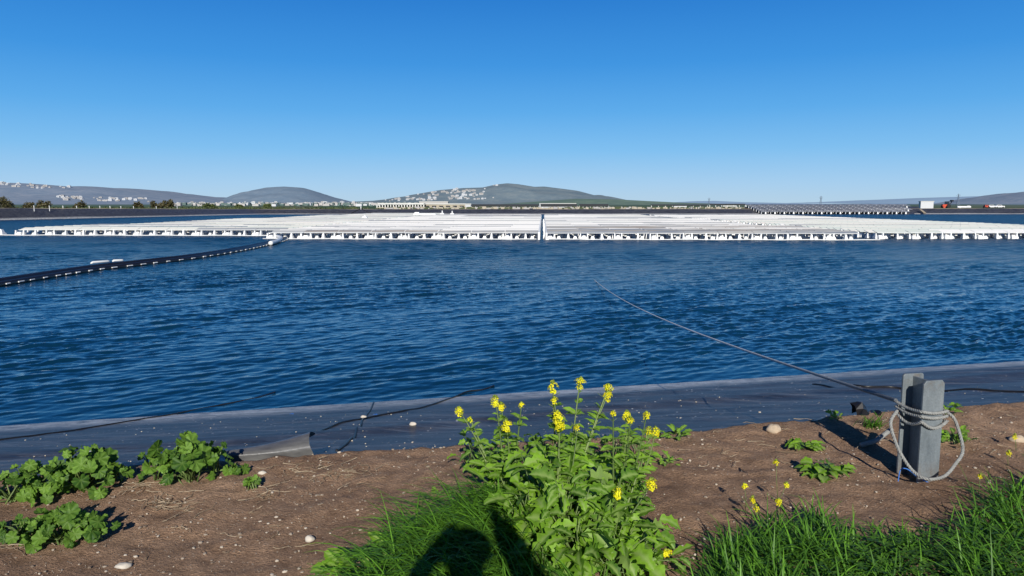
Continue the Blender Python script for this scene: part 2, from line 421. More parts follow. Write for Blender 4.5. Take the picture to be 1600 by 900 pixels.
ca = o.data.color_attributes.new('shore', 'FLOAT_COLOR', 'POINT')
a = np.ones((len(V), 4), np.float32); a[:, :3] = np.clip(shore, 0, 1)[:, None]; ca.data.foreach_set('color', a.ravel())

# --- water: real waves out to 62 m, then a finely bumped sheet --------------
rows = []; y = 7.2
while y < 64: rows.append(y); y *= 1.0042
rows = np.array(rows); NC = 780
cu = np.linspace(-1, 1, NC)
Yg = np.repeat(rows[:, None], NC, 1); Xg = cu[None, :]*(.95*rows[:, None] + 2.5)
Yg = Yg + .25*Xg*np.clip(1.6-rows[:, None]/20, 0, 1)*.8
spc = np.maximum(2*(.95*rows+2.5)/NC, rows*.0042)[:, None]
Z = np.zeros_like(Xg); rng = np.random.RandomState(5)
for i in range(130):
    lam = .12*(14.0**(rng.rand()**1.25)); kk = 2*math.pi/lam
    th = R(-32) + rng.randn()*.40
    slope = .060*math.exp(-.5*(math.log(lam/.23)/.52)**2) + .022*math.exp(-.5*(math.log(lam/1.1)/.35)**2)
    A = slope/kk
    att = np.clip((lam/spc-1.8)/1.8, 0, 1)
    ph = kk*(math.sin(th)*Xg + math.cos(th)*Yg) + rng.rand()*6.283
    Z += A*att*(np.sin(ph) + .30*np.sin(2*ph-1.4))
gust = np.array([[0.0]])
gx = .75 + .45*np.sin(Xg*.23+Yg*.11+.7)*np.sin(Yg*.19-Xg*.05+2) + .2*np.sin(Xg*.61-Yg*.37)
Z *= np.clip(gx, .4, 1.4)
depth = (Yg - (EC+ES*Xg))*CE - (5.75+.035*Xg)
Z *= np.clip(.25 + depth*.5, .25, 1)
V = np.stack([Xg, Yg, WZ + Z], -1).reshape(-1, 3)
Yend = rows[-1]; wx = .95*Yend+2.5
n0 = len(V); Fq = grid_faces(len(rows), NC)
o = np_mesh('water', V, Fq, M['water']); tag(o, kind='structure')
mb = MB()
mb.add([(-wx, Yend-.05, WZ-.004), (wx, Yend-.05, WZ-.004), (200, 100, WZ-.004), (200, 225, WZ-.004), (-130, 225, WZ-.004), (-130, 64, WZ-.004)], [(0, 1, 2, 3, 4, 5)])
mb.add([(-wx-.01, Yend-.05, WZ-.006), (-130, 64, WZ-.006), (-130, -30, WZ-.006), (-60, -10, WZ-.006), (-8.2, 7.0, WZ-.006)], [(0, 1, 2, 3, 4)])
mb.add([(wx+.01, Yend-.05, WZ-.006), (12.5, 10.4, WZ-.006), (60, 22, WZ-.006), (200, 58, WZ-.006), (200, 100, WZ-.006)], [(0, 1, 2, 3, 4)])
tag(mb.build('water_far', M['water']), kind='structure')

# --- far embankments -----------------------------------------------------
def dike(pts, tops, name, sides=1):
    """pts: waterline polyline; the bank lies to its left (outward)"""
    P = [Vector(p) for p in pts]; dense = []; zt = []
    for (a, b), (t0, t1) in zip(zip(P, P[1:]), zip(tops, tops[1:])):
        n = max(2, int((b-a).length/2.5))
        for i in range(n): dense.append(a.lerp(b, i/n)); zt.append(lerp(t0, t1, i/n))
    dense.append(P[-1]); zt.append(tops[-1])
    nrm = []
    for i in range(len(dense)):
        t = (dense[min(i+1, len(dense)-1)] - dense[max(i-1, 0)]).normalized(); nrm.append(Vector((t.y, -t.x)))
    L = MB(); lv = []; prof = [(-2.5, -.7), (-.2, -.04), (.15, .05), (.8, .2), (1.6, .4), (2.6, .65), (3.6, .9), (4.0, 1.0)]
    sh = []
    for i, (p, n) in enumerate(zip(dense, nrm)):
        for off, fr in prof:
            q = p + n*off; z = WZ + (zt[i]-WZ)*fr
            if fr > .1: z += .10*noise.noise(Vector((q.x*.12, q.y*.12, off*.8))) + (.04*noise.noise(Vector((q.x*.5, q.y*.5, off))))
            lv.append((q.x, q.y, z)); sh.append(1 if .02 < fr < .1 else .0)
    m = len(prof)
    L.add(lv, [(i*m+j, (i+1)*m+j, (i+1)*m+j+1, i*m+j+1) for i in range(len(dense)-1) for j in range(m-1)])
    o = L.build(name+'_liner', M['far_liner'], smooth=True); tag(o, kind='structure')
    ca = o.data.color_attributes.new('shore', 'FLOAT_COLOR', 'POINT')
    a = np.ones((len(lv), 4), np.float32); a[:, :3] = np.array(sh)[:, None]; ca.data.foreach_set('color', a.ravel())
    C = MB(); cv = []; pr = [(3.95, -.05), (4.3, .05), (8.5, .05), (16, None)]
    for i, (p, n) in enumerate(zip(dense, nrm)):
        for off, dz in pr:
            q = p + n*off; z = PLAIN-.1 if dz is None else zt[i]+dz+.06*noise.noise(Vector((q.x*.3, q.y*.3, 3)))
            cv.append((q.x, q.y, z))
    m = 4
    C.add(cv, [(i*m+j, (i+1)*m+j, (i+1)*m+j+1, i*m+j+1) for i in range(len(dense)-1) for j in range(m-1)])
    tag(C.build(name+'_embankment', M['gravel']), kind='structure')
DK = [(200, 62), (175, 199), (10, 196), (-66, 195), (-88, 126), (-126, -22)]
DT = [.35, .35, .06, .12, .85, .4]
dike(DK, DT, 'far')

# --- hills ---------------------------------------------------------------
HILLS = {}
def hill(name, prof, D, front, mat, seed, rough=.05):
    """prof: skyline as (x, height above the valley floor) at distance D"""
    pts = []
    for px, py in prof:
        p = at_y(px, py, D); pts.append((p.x, p.z - PLAIN))
    x0, x1 = pts[0][0], pts[-1][0]
    def zf(x, y):
        h = max(0, interp(x, pts))
        u = (y-(D-front))/front
        if u <= 0: return PLAIN-1
        s = sstep(0, 1, min(1, u))**.9 if u < 1 else 1-.5*sstep(1, 2.2, u)
        g = 1 + .7*fbm(x/front*2.6, y/front*2.6, seed, 4)*(1-s)*1.2
        return PLAIN - 1 + (h+1)*s*g + rough*h*fbm(x/front*9, y/front*9, seed+3, 3)*s*(1-s)*2
    nxx, nyy = 170, 46; V = np.zeros((nxx*nyy, 3)); k = 0
    for j in range(nyy):
        y = D - front + front*1.9*j/(nyy-1)
        for i in range(nxx):
            x = lerp(x0, x1, i/(nxx-1)); V[k] = (x, y, zf(x, y)); k += 1
    o = np_mesh(name, V, grid_faces(nyy, nxx), mat); tag(o, kind='structure')
    HILLS[name] = (zf, D, front)
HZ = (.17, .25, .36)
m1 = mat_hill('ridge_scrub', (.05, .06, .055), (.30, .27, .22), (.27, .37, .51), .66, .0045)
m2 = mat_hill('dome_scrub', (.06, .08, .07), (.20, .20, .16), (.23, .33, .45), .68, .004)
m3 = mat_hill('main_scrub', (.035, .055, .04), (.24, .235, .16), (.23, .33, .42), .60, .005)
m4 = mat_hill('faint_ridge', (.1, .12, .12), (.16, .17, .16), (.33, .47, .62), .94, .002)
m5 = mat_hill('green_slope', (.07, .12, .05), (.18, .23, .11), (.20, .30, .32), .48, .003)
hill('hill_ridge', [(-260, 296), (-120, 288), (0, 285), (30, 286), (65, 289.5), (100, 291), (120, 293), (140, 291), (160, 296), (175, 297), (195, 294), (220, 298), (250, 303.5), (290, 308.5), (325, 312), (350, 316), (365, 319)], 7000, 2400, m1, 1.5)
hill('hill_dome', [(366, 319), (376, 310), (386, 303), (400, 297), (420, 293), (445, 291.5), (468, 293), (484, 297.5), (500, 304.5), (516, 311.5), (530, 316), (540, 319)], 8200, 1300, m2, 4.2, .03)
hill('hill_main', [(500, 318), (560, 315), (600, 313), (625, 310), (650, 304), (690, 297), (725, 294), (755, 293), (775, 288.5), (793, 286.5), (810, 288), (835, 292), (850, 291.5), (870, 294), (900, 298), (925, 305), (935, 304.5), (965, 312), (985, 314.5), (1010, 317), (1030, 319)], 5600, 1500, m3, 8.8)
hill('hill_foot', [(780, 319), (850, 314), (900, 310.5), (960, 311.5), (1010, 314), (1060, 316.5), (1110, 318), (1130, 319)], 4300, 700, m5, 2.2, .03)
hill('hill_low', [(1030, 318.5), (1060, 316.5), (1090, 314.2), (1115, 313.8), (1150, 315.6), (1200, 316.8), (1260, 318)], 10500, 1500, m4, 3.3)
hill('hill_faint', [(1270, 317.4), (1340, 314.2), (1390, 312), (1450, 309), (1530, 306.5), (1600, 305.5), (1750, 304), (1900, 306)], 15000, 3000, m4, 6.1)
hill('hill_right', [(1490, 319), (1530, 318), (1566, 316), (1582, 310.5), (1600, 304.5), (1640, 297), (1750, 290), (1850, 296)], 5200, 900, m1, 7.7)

# ================================================================== TOWNS ON THE HILLS
def hit(name, px, py):
    zf, D, fr = HILLS[name]; d = ray(px, py)
    for i in range(90):
        y = D-fr + fr*i/89; t = y/d.y; z = CAMZ + d.z*t
        if z <= zf(d.x*t, y): return Vector((d.x*t, y, zf(d.x*t, y)))
    return None
def house_mesh(w, d, h, mat, kind):
    b = MB(); b.box((0, 0, h/2-1.5), (w, d, h+3)); b.box((0, 0, h+.5), (w*.35, d*.4, 1.0))
    b.box((0, -d/2-.05, h*.3), (w*.7, .1, 1.1), mi=1); b.box((0, -d/2-.05, h*.72), (w*.7, .1, 1.1), mi=1)
    o = b.build('house', [mat, M['opening']]); return o
hp = [house_mesh(13, 11, 7, M['house'], 0), house_mesh(18, 12, 10, M['house'], 1), house_mesh(11, 11, 6, M['house2'], 2), house_mesh(24, 13, 9, M['house2'], 3)]
house_meshes = [o.data for o in hp]
for o in hp: bpy.data.objects.remove(o)
TOWNS = [('hill_ridge', [(2, 289, 110, 291.5, 4)], 46, 'white house in the town along the top of the left ridge', 'houses on the left ridge top', 1.5),
         ('hill_ridge', [(85, 308.5, 130, 310.5, 2), (100, 310.5, 235, 313.5, 2.5)], 56, 'white house in the town at the foot of the left ridge', 'houses at the ridge foot', 1.4),
         ('hill_main', [(628, 308, 760, 300, 5), (690, 299, 742, 297, 4), (700, 309, 775, 309, 3), (755, 291.5, 778, 290.5, 1.5), (600, 313, 680, 311, 2)], 120, 'pale house on the slope of the big middle hill', 'houses on the middle hill', 1.0)]
for hn, bands, n, lab, grp, sc in TOWNS:
    tot = sum(b[2]-b[0] for b in bands)
    made = 0
    for b in bands:
        for k in range(int(round(n*(b[2]-b[0])/tot))):
            t = random.random(); px = lerp(b[0], b[2], t); py = lerp(b[1], b[3], t) + random.uniform(-1, 1)*b[4]
            q = hit(hn, px, py)
            if q is None: continue
            o = bpy.data.objects.new('house', random.choice(house_meshes)); COL.objects.link(o)
            o.location = q; o.rotation_euler = (0, 0, random.uniform(-.5, .5)); o.scale = (sc*random.uniform(.6, 1.1),)*3
            tag(o, lab, 'house', grp)
# houses on the valley floor, between the hills
for k in range(78):
    px = random.choice([random.uniform(278, 400), random.uniform(400, 530), random.uniform(490, 650)])
    D = random.uniform(2400, 5000)
    p = at_y(px, 318, D)
    o = bpy.data.objects.new('house', random.choice(house_meshes)); COL.objects.link(o)
    o.location = (p.x, D, PLAIN + random.uniform(0, .003)*D); o.rotation_euler = (0, 0, random.uniform(-.5, .5)); o.scale = (random.uniform(.5, .85),)*3
    tag(o, 'pale house in the valley town between the two hills', 'house', 'houses in the valley town')
# the rest of the town is one hazy mass of small buildings
mb = MB()
for k in range(900):
    px = random.uniform(270, 700); D = random.uniform(1500, 4800); p = at_y(px, 318, D)
    if random.random() < .5: px = random.uniform(480, 650)
    w = random.uniform(4, 13)
    mb.box((at_y(px, 318, D).x, D, PLAIN+2 + random.uniform(0, .0020)*D), (w, 9, random.uniform(2.5, 6)), mi=random.choice([0, 1, 1, 2, 2]))
tag(mb.build('town_buildings', [M['house'], M['house2'], M['haze_green']]), 'hazy mass of small pale buildings spread across the valley floor', 'town', kind='stuff')

# ================================================================== VALLEY: trees, sheds, solar canopies, pylons
def leaf_cloud(mb, c, r, n, size, tone=(0, 1), seed=0):
    c = Vector(c)
    for _ in range(n):
        d = Vector((random.gauss(0, 1), random.gauss(0, 1), random.gauss(0, 1))).normalized()
        rad = random.random()**.45
        p = c + Vector((d.x*r[0], d.y*r[1], d.z*r[2]))*rad
        a = Vector((random.gauss(0, 1), random.gauss(0, 1), random.gauss(0, .6))).normalized()
        b = a.orthogonal().normalized(); b = (b + a.cross(b)*random.uniform(-1, 1)).normalized()
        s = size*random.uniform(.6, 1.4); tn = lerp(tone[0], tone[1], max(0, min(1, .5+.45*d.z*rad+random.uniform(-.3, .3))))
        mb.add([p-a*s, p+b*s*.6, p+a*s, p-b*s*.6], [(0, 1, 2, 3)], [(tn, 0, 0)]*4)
def far_tree(px, ptop, width_px, D, label, mat='treeleaf', cat='tree', group=None):
    top = at_y(px, ptop, D); h = top.z - PLAIN; w = width_px/F*D
    root = empty('broadleaf_tree', (top.x, D, PLAIN)); tag(root, label, cat, group)
    t = MB(); t.tube([(0, 0, 0), (.1, 0, h*.35), (0, .1, h*.7)], [.28, .2, .08], 6)
    for k in range(4):
        a = random.uniform(0, 6.28); t.tube([(0, 0, h*.3), (math.cos(a)*w*.2, math.sin(a)*w*.2, h*.5), (math.cos(a)*w*.33, math.sin(a)*w*.33, h*.66)], [.13, .09, .04], 5)
    t.build('trunk', M['bark'], root)
    c = MB()
    for k in range(9):
        q = (random.uniform(-.3, .3)*w, random.uniform(-.3, .3)*w, h*random.uniform(.5, .82))
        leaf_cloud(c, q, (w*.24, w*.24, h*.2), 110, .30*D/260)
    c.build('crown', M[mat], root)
far_tree(8, 305.5, 30, 250, 'largest brown-green tree, cut by the left picture edge')
far_tree(42, 315, 22, 262, 'low rounded brownish tree right of the largest one')
far_tree(66, 312.5, 24, 262, 'brown-green tree third from the left behind the dark bank')
far_tree(123, 312.5, 20, 262, 'lone round tree in front of the white town at the ridge foot')
far_tree(217, 312, 17, 268, 'small narrow tree left of the wide pair of crowns')
far_tree(246, 311.5, 22, 268, 'left crown of the wide pair of brownish trees')
far_tree(262, 310.5, 22, 272, 'taller right crown of the wide pair of brownish trees')
far_tree(330, 317, 36, 300, 'wide low olive bush right of the paired trees', 'bushleaf', 'bush')
far_tree(374, 318.5, 16, 300, 'small olive bush below the dome-shaped hill', 'bushleaf', 'bush')
far_tree(417, 317.5, 14, 330, 'small dark bush right of the dome-shaped hill', 'bushleaf', 'bush')
mb = MB()   # unbroken scrub behind the left and far banks
for k in range(640):
    px = random.uniform(-60, 575); D = random.uniform(240, 330)
    p = at_y(px, 325.5-2.6*random.random()*(1 if px < 460 else .9), D)
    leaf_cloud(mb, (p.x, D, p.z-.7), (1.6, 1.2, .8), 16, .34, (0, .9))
for k in range(260):
    px = random.uniform(0, 580); D = random.uniform(240, 300); p = at_y(px, 326, D)
    mb.box((p.x, D, (p.z+PLAIN)/2-.3), (5, 2, p.z-PLAIN), cs=(.2, 0, 0))
tag(mb.build('undergrowth', M['bushleaf']), 'dark olive scrub growing along behind the left bank', 'scrub', kind='stuff')

def shed(px0, px1, ptop, pbot, D, bays, label, cat='shed', roofcol='roof', post=.35, name='open_shed', fascia=.35):
    a = at_y(px0, ptop, D); b = at_y(px1, ptop, D); zt = a.z; w = b.x-a.x
    root = empty(name, ((a.x+b.x)/2, D, PLAIN)); tag(root, label, cat); h = zt-PLAIN
    r = MB(); r.box((0, 4, h-fascia*.5), (w+.6, 9, fascia)); r.box((0, 4, h+.15), (w*.98, 4, .3)); r.build('roof', M[roofcol], root)
    bk = MB(); bk.box((0, 8, (h-.7)/2), (w, .3, h-.7-.01)); bk.build('wall', M['opening'], root)
    zb = at_y(px0, pbot, D).z-PLAIN
    lo = MB(); lo.box((0, -.25, zb/2), (w, .3, zb)); lo.build('low_wall', M['tanwall'], root)
    for i in range(bays+1):
        p = MB(); p.box((-w/2+w*i/bays, 0, (h-fascia)/2), (post*2.4, .4, h-fascia-.01)); p.build('post', M['roof'], root)
shed(589, 662, 318.2, 323.9, 420, 17, 'long pale shed with a row of dark open bays behind the far bank', post=.26)
root_h = at_y(662, 316.8, 430)
def hall(px0, px1, ptop, D, label, wall='house', name='long_hall', depth=12, roof='roof', bands=True, cat='building'):
    a = at_y(px0, ptop, D); b = at_y(px1, ptop, D); h = a.z-PLAIN; w = b.x-a.x
    root = empty(name, ((a.x+b.x)/2, D, PLAIN)); tag(root, label, cat)
    q = MB(); q.box((0, depth/2, (h-.5)/2), (w, depth, h-.5)); q.build('wall', M[wall], root)
    q = MB(); q.box((0, depth/2, h-.25), (w+.6, depth+.6, .5)); q.build('roof', M[roof], root)
    if bands:
        n = max(2, int(w/4))
        for i in range(n):
            q = MB(); q.box((-w/2+w*(i+.5)/n, -.04, h-1.7), (w/n*.62, .08, .9)); q.build('window', M['opening'], root)
hall(662, 727, 318.0, 430, 'long low cream hall between the open shed and the white block', 'tanwall')
hall(727, 735.5, 318.2, 415, 'small white block at the right end of the cream hall', 'house', 'white_block', 6, bands=False)
hall(655, 700, 314.6, 900, 'pale raised hall standing behind the long cream hall', 'house2', bands=False)
def canopy(px0, px1, ptop, pbot, D, n, label):
    a = at_y(px0, ptop, D); b = at_y(px1, ptop, D); w = b.x-a.x; h = a.z-PLAIN
    th = (CAMZ-CAMZ) + abs(at_y(px0, pbot, D).z - a.z)
    root = empty('solar_canopy', ((a.x+b.x)/2, D, PLAIN)); tag(root, label, 'solar canopy')
    q = MB(); q.box((0, 3, h-th*.75), (w, .12, th*1.5)); q.build('panel_row', M['opening'], root)
    q = MB(); q.box((0, 4.5, h+.02), (w, 3.4, .1), rot=Matrix.Rotation(R(-3), 3, 'X')); q.build('roof', M['panel_dark'], root)
    for i in range(n+1):
        p = MB(); p.box((-w/2+w*i/n, 3.2, (h-th)/2), (.3, .3, h-th)); p.build('post', M['roof'], root)
canopy(736, 842, 319.6, 321.8, 330, 16, 'longest dark solar canopy right of the white block')
canopy(845, 902.5, 319.0, 321.8, 320, 9, 'dark solar canopy with a gap at each end under the middle hill')
canopy(906.5, 952, 319.2, 321.6, 320, 8, 'short dark solar canopy right of the two longer ones')
canopy(1020, 1108, 319.8, 321.0, 340, 8, 'thin low dark solar canopy beyond the far bank')
canopy(1112, 1168, 318.8, 320.0, 330, 6, 'thin dark solar canopy ending at the slope-mounted panels')
hall(843, 900, 317.6, 700, 'white flat-roofed hall behind the dark solar canopy', 'house', bands=False)
hall(1053, 1072, 320.2, 420, 'small white hut beyond the far bank', 'house', 'white_hut', 5, bands=False)
hall(1130, 1150, 321.2, 420, 'pale stone hut beyond the far bank left of the sloping panels', 'house2', 'stone_hut', 5, bands=False)
hall(1439, 1459, 314.2, 600, 'white box-shaped building on the skyline left of the red tractor', 'house', 'white_building', 3, bands=False)
mb = MB()   # rubble and scrub just beyond the far bank
for k in range(900):
    px = random.uniform(600, 1180); D = random.uniform(215, 300); p = at_y(px, random.uniform(324.2, 326.8), D)
    mb.box(p, (random.uniform(.3, 1.3), .6, random.uniform(.2, .7)), mi=random.choice([0, 0, 1, 2, 2]))
for k in range(150):
    px = 590 + k*4; D = 270; p = at_y(px, 325.0, D)
    mb.box((p.x, D, (p.z+PLAIN)/2), (1.2, 1.5, p.z-PLAIN + random.uniform(-.2, .3)), mi=random.choice([0, 2, 2]))
tag(mb.build('rubble', [M['tanwall'], M['house2'], M['bushleaf']]), 'tan rubble and scrub heaped behind the far bank', 'rubble', kind='stuff')
def pylon(px, ptop, D, label):
    p = at_y(px, ptop, D); h = p.z-PLAIN; root = empty('power_pylon', (p.x, D, PLAIN)); tag(root, label, 'pylon')
    b = MB(); w = h*.11; t = D*.00026
    for sx in (-1, 1):
        for sy in (-1, 1): b.tube([(sx*w, sy*w, 0), (sx*w*.35, sy*w*.35, h*.6), (sx*.1, sy*.1, h)], t*.6, 4)
    for k in range(6):
        z0, z1 = h*k/7, h*(k+1)/7; w0 = lerp(w, w*.2, k/7); w1 = lerp(w, w*.2, (k+1)/7)
        b.tube([(-w0, -w0, z0), (w1, -w1, z1)], t*.4, 4); b.tube([(w0, -w0, z0), (-w1, -w1, z1)], t*.4, 4)
    b.build('tower', M['pylon'], root)
    for z, l in ((.72, .17), (.83, .21), (.94, .14)):
        a = MB(); a.tube([(-h*l, 0, h*z), (h*l, 0, h*z)], t*.6, 4); a.build('cross_arm', M['pylon'], root)
pylon(1283, 306, 1900, 'hazy power pylon above the sloping panel rows')
pylon(1498, 302.5, 1900, 'hazy power pylon right of the red tractor')
pylon(1108, 309, 3000, 'faintest power pylon far beyond the low middle ridge')

# ---- things on the crest of the far bank ------------------------------------
for i, px in enumerate([24, 50, 73, 96, 117, 135, 152, 170, 191, 228, 262]):
    D = lerp(128, 176, i/10); b = at_y(px, 325.2, D)
    q = MB(); q.tube([(0, 0, -.6), (0, 0, .34)], .055, 6); q.box((0, 0, .37), (.2, .12, .07))
    o = q.build('fence_post', M['white'], loc=(b.x, D+5, b.z)); tag(o, 'short white post on the crest of the left bank', 'post', 'white posts along the left bank')
def vehicle(px, D, zb, L, label, col, name='parked_car', van=False):
    p = at_y(px, 320, D); root = empty(name, (p.x, D, zb)); tag(root, label, 'car'); root.scale = (.62, .62, .62)
    b = MB(); b.box((0, 0, .65), (L, 1.7, .6)); b.box((-L*.05, 0, 1.2), (L*.6 if not van else L*.8, 1.5, .5), taper=.85); b.build('body', M[col], root)
    g = MB(); g.box((-L*.05, -.74, 1.2), (L*.46, .06, .3)); g.build('window', M['glass'], root)
    for x in (-.32, .32):
        for y in (-.8, .8):
            w = MB(); w.tube([(L*x, y-.1, .33), (L*x, y+.1, .33)], .33, 12); w.build('wheel', M['tyre'], root)
vehicle(1549, 211, .36, 3.9, 'white car parked on the far right crest', 'white')
vehicle(1561, 213, .36, 4.4, 'longer white car behind the other one on the right crest', 'white')
vehicle(1541, 211, .36, 1.9, 'small reddish vehicle left of the white cars on the crest', 'red', 'small_vehicle', True)
p = at_y(1478, 320, 211); root = empty('red_tractor', (p.x, 211, .36)); tag(root, 'orange-red tractor with dark cab and raised loader on the far crest', 'tractor'); root.scale = (.8, .8, .8)
b = MB(); b.box((-.1, 0, .95), (2.5, 1.0, .7)); b.box((-1.2, 0, .8), (.5, .9, .4)); b.build('body', M['red'], root)
b = MB(); b.box((.3, 0, 1.85), (1.1, 1.1, 1.0), taper=.9); b.build('cab', M['glass'], root)
for x, r in ((-.95, .45), (.65, .7)):
    for y in (-.65, .65):
        w = MB(); w.tube([(x, y-.18, r), (x, y+.18, r)], r, 14); w.build('wheel', M['red'] if r < .5 else M['tyre'], root)
b = MB(); b.tube([(.9, 0, 1.2), (1.9, 0, 1.9), (2.0, 0, 2.6)], .16, 6); b.box((2.0, 0, 2.6), (.6, 1.4, .6)); b.build('loader_arm', M['black'], root)
p = at_y(1506, 324, 208); b = MB(); b.tube([(-1.9, 0, .25), (1.9, 0, .25)], .26, 10); b.box((1.2, 0, .45), (.9, .5, .3)); b.box((-1.2, 0, .02), (.3, .5, .1))
tag(b.build('white_pipe_stack', M['white'], loc=(p.x, 208, .42)), 'white pipe lying on the crest right of the tractor', 'pipe')
p = at_y(1437, 331, 201); b = MB()
vv = [at_y(1434, 328, 199.5), at_y(1437, 327.6, 199.8), at_y(1445, 333.6, 197.6), at_y(1441, 333.8, 197.4)]
b.add([v + Vector((0, -.8, .15)) for v in vv], [(0, 1, 2, 3)]); b.add([v + Vector((0, -.7, -.1)) for v in vv], [(0, 1, 2, 3)])
tag(b.build('concrete_chute', M['gravel']), 'pale concrete chute running down the far bank beside the panel rows', 'chute')

# ---- panel rows on the far right slope --------------------------------------
mb = MB(); nrow = 7
berm = MB()
def slope_pt(px, r):     # r: row 0 (water) .. nrow-1 (top)
    D = 196.5 + r*1.3; return D, -.55 + .30*r
A = [at_y(1196, 330, 189), at_y(1436, 330, 189)]
bv = []
for r in range(-1, nrow+2):
    D, z = slope_pt(0, r); l = at_y(1192-4*r, 330, D).x; rr = at_y(1428+1.0*r, 330, D).x
    if r == nrow+1: z = PLAIN
    bv += [(l, D, z-.75), (rr, D, z-.75)]
berm.add(bv, [(2*i, 2*i+1, 2*i+3, 2*i+2) for i in range(nrow+2)])
tag(berm.build('panel_slope', M['far_liner']), kind='structure')
sp = None
def slope_table():
    root = empty('solar_table')
    q = MB(); q.box((0, .25, .12), (2.3, 1.5, .05), rot=Matrix.Rotation(R(8), 3, 'X')); q.build('panel', M['panel_slope'], root)
    q = MB(); q.box((0, -.46, .03), (2.34, .03, .03)); q.build('frame', M['rail'], root)
    for x, w in ((-1.1, .12), (.05, .42)):
        q = MB(); q.box((x, -.3, -.30), (w, .35, .56), taper=.7); q.build('stand', M['white'], root)
    return root
proto = slope_table(); first = True; cnt = 0
for r in range(nrow):
    D, z = slope_pt(0, r)
    l = at_y(1188-4*r, 330, D).x; rr = at_y(1427-2.0*r*0, 330, D).x; n = int((rr-l)/2.5)
    for i in range(n):
        lab = 'dark solar panel on white stands, lowest row of the far right bank' if r == 0 else ('dark solar panel on white stands, topmost row of the far right bank' if r == nrow-1 else 'dark solar panel on white stands, middle rows of the far right bank')
        grp = 'far bank panels, %s' % ('lowest row' if r == 0 else 'topmost row' if r == nrow-1 else 'middle rows')
        loc = (l + (i+.5)*2.5, D, z)
        if first: proto.location = loc; tag(proto, lab, 'solar panel', grp); first = False
        else: dup(proto, loc, 0, lab, grp)
        cnt += 1
        if cnt > 140: break

# ================================================================== FLOATING SOLAR ARRAY
PW, PD, PH = 2.74, 1.40, .51
def panel_mesh(mat):
    b = MB(); rx = Matrix.Rotation(R(13.0), 3, 'X')
    b.box((0, 0, 0), (PW-.06, .84, .035), rot=rx)
    b.add([rx @ Vector(p) for p in ((-PW/2+.05, -.4, -.022), (PW/2-.05, -.4, -.022), (PW/2-.05, .4, -.022), (-PW/2+.05, .4, -.022))], [(3, 2, 1, 0)], mi=1)
    b.box((0, -.43, -.06), (PW-.04, .02, .035), mi=2)
    o = b.build('solar_module', [mat, M['under'], M['rail']]); me = o.data; bpy.data.objects.remove(o); return me
M['panel_grey'] = mat_panel('silver_glare_panel', [(.3, (.36, .37, .37)), (.5, (.48, .50, .50)), (.7, (.66, .65, .60))], .4)  # greyer rows of the painted sky glare
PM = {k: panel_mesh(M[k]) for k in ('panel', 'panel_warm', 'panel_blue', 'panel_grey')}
def float_wide():
    b = MB(); b.box((0, .05, .07), (.62, .95, .34), taper=.82)
    b.box((0, .05, .30), (.34, .5, .12), taper=.8)
    for s in (-1, 1):
        b.box((s*.36, .0, .13), (.20, .32, .42), taper=.6); b.box((s*.36, 0, .43), (.115, .2, .20), taper=.9)
    return b
def float_slim():
    b = MB(); b.box((0, 0, .02), (.34, .5, .24), taper=.75); b.box((0, 0, .30), (.22, .3, .34), taper=.6); b.box((0, 0, .49), (.11, .18, .07)); return b
FW = float_wide(); FS = float_slim()
for q in (FW, FS): q.v = [(x, y, z*.9) for x, y, z in q.v]
def tmp(b, n):
    o = b.build(n, M['white']); me = o.data; bpy.data.objects.remove(o); return me
MW, MS = tmp(FW, 'wide_float'), tmp(FS, 'slim_float')
AX = at_z(848, 374, WZ)
class Block:
    def __init__(s, name, ox, oy, rot): s.name = name; s.o = Vector((ox, oy, 0)); s.r = rot
    def P(s, a, t, z): return Vector((s.o.x + a*math.cos(s.r) + t*math.sin(s.r), s.o.y - a*math.sin(s.r) + t*math.cos(s.r), WZ+z))
r24 = R(2.4)
BL = [dict(n='left', b=Block('l', AX.x, AX.y, r24), s0=lambda t: -49.2 + .085*t, s1=lambda t: -23.0, t0=5.8, t1=112),
      dict(n='middle left', b=Block('m', AX.x, AX.y, r24), s0=lambda t: -22.4, s1=lambda t: -.32, t0=0, t1=90),
      dict(n='middle right', b=Block('m', AX.x, AX.y, r24), s0=lambda t: .32, s1=lambda t: 26.2-.075*t, t0=0, t1=90),
      dict(n='right', b=Block('r', AX.x+27.2, AX.y, R(-1.6)), s0=lambda t: 0, s1=lambda t: 25.5+.02*t, t0=.6, t1=88)]
rest_p = {k: MB() for k in PM}; rest_f = MB()
def kindof(n, row, s, t):  # picks the painted glare colour for each panel
    nz = noise.noise(Vector((s*.035, row*.9, 3 if n.startswith('mid') else 9)))
    n2 = noise.noise(Vector((s*.022, row*.21, 5 if n.startswith('mid') else 1))) + .5*noise.noise(Vector((s*.06, row*.8, 2)))
    if n2 > .24 and not (n == 'middle right' and t < 24): return 'panel_grey'
    if n2 < -.55: return 'panel_warm'
    if n == 'middle right':
        if t < 5: return 'panel_blue'
        if t < 24: return 'panel_blue' if nz > -.22+.02*(t-5) else 'panel'
        return 'panel_blue' if nz > .42 else 'panel'
    if n == 'middle left':
        if t < 1.5: return 'panel_blue'
        if t > 66: return 'panel_blue' if t < 80 and s > -15 else 'panel'
        return 'panel_warm' if nz > .25 else 'panel'
    if n == 'left': return 'panel_blue' if nz > .42 else ('panel_warm' if nz > -.2 else 'panel')
    return 'panel_warm' if (t < 45 and nz > -.35) else 'panel'
npan = nflo = 0
def add_mesh_copy(mb, me_v, me_f, M4, mi=None):
    mb.add([M4 @ v for v in me_v], me_f, None) if mi is None else None
FWv, FWf = [Vector(v) for v in FW.v], FW.f; FSv, FSf = [Vector(v) for v in FS.v], FS.f
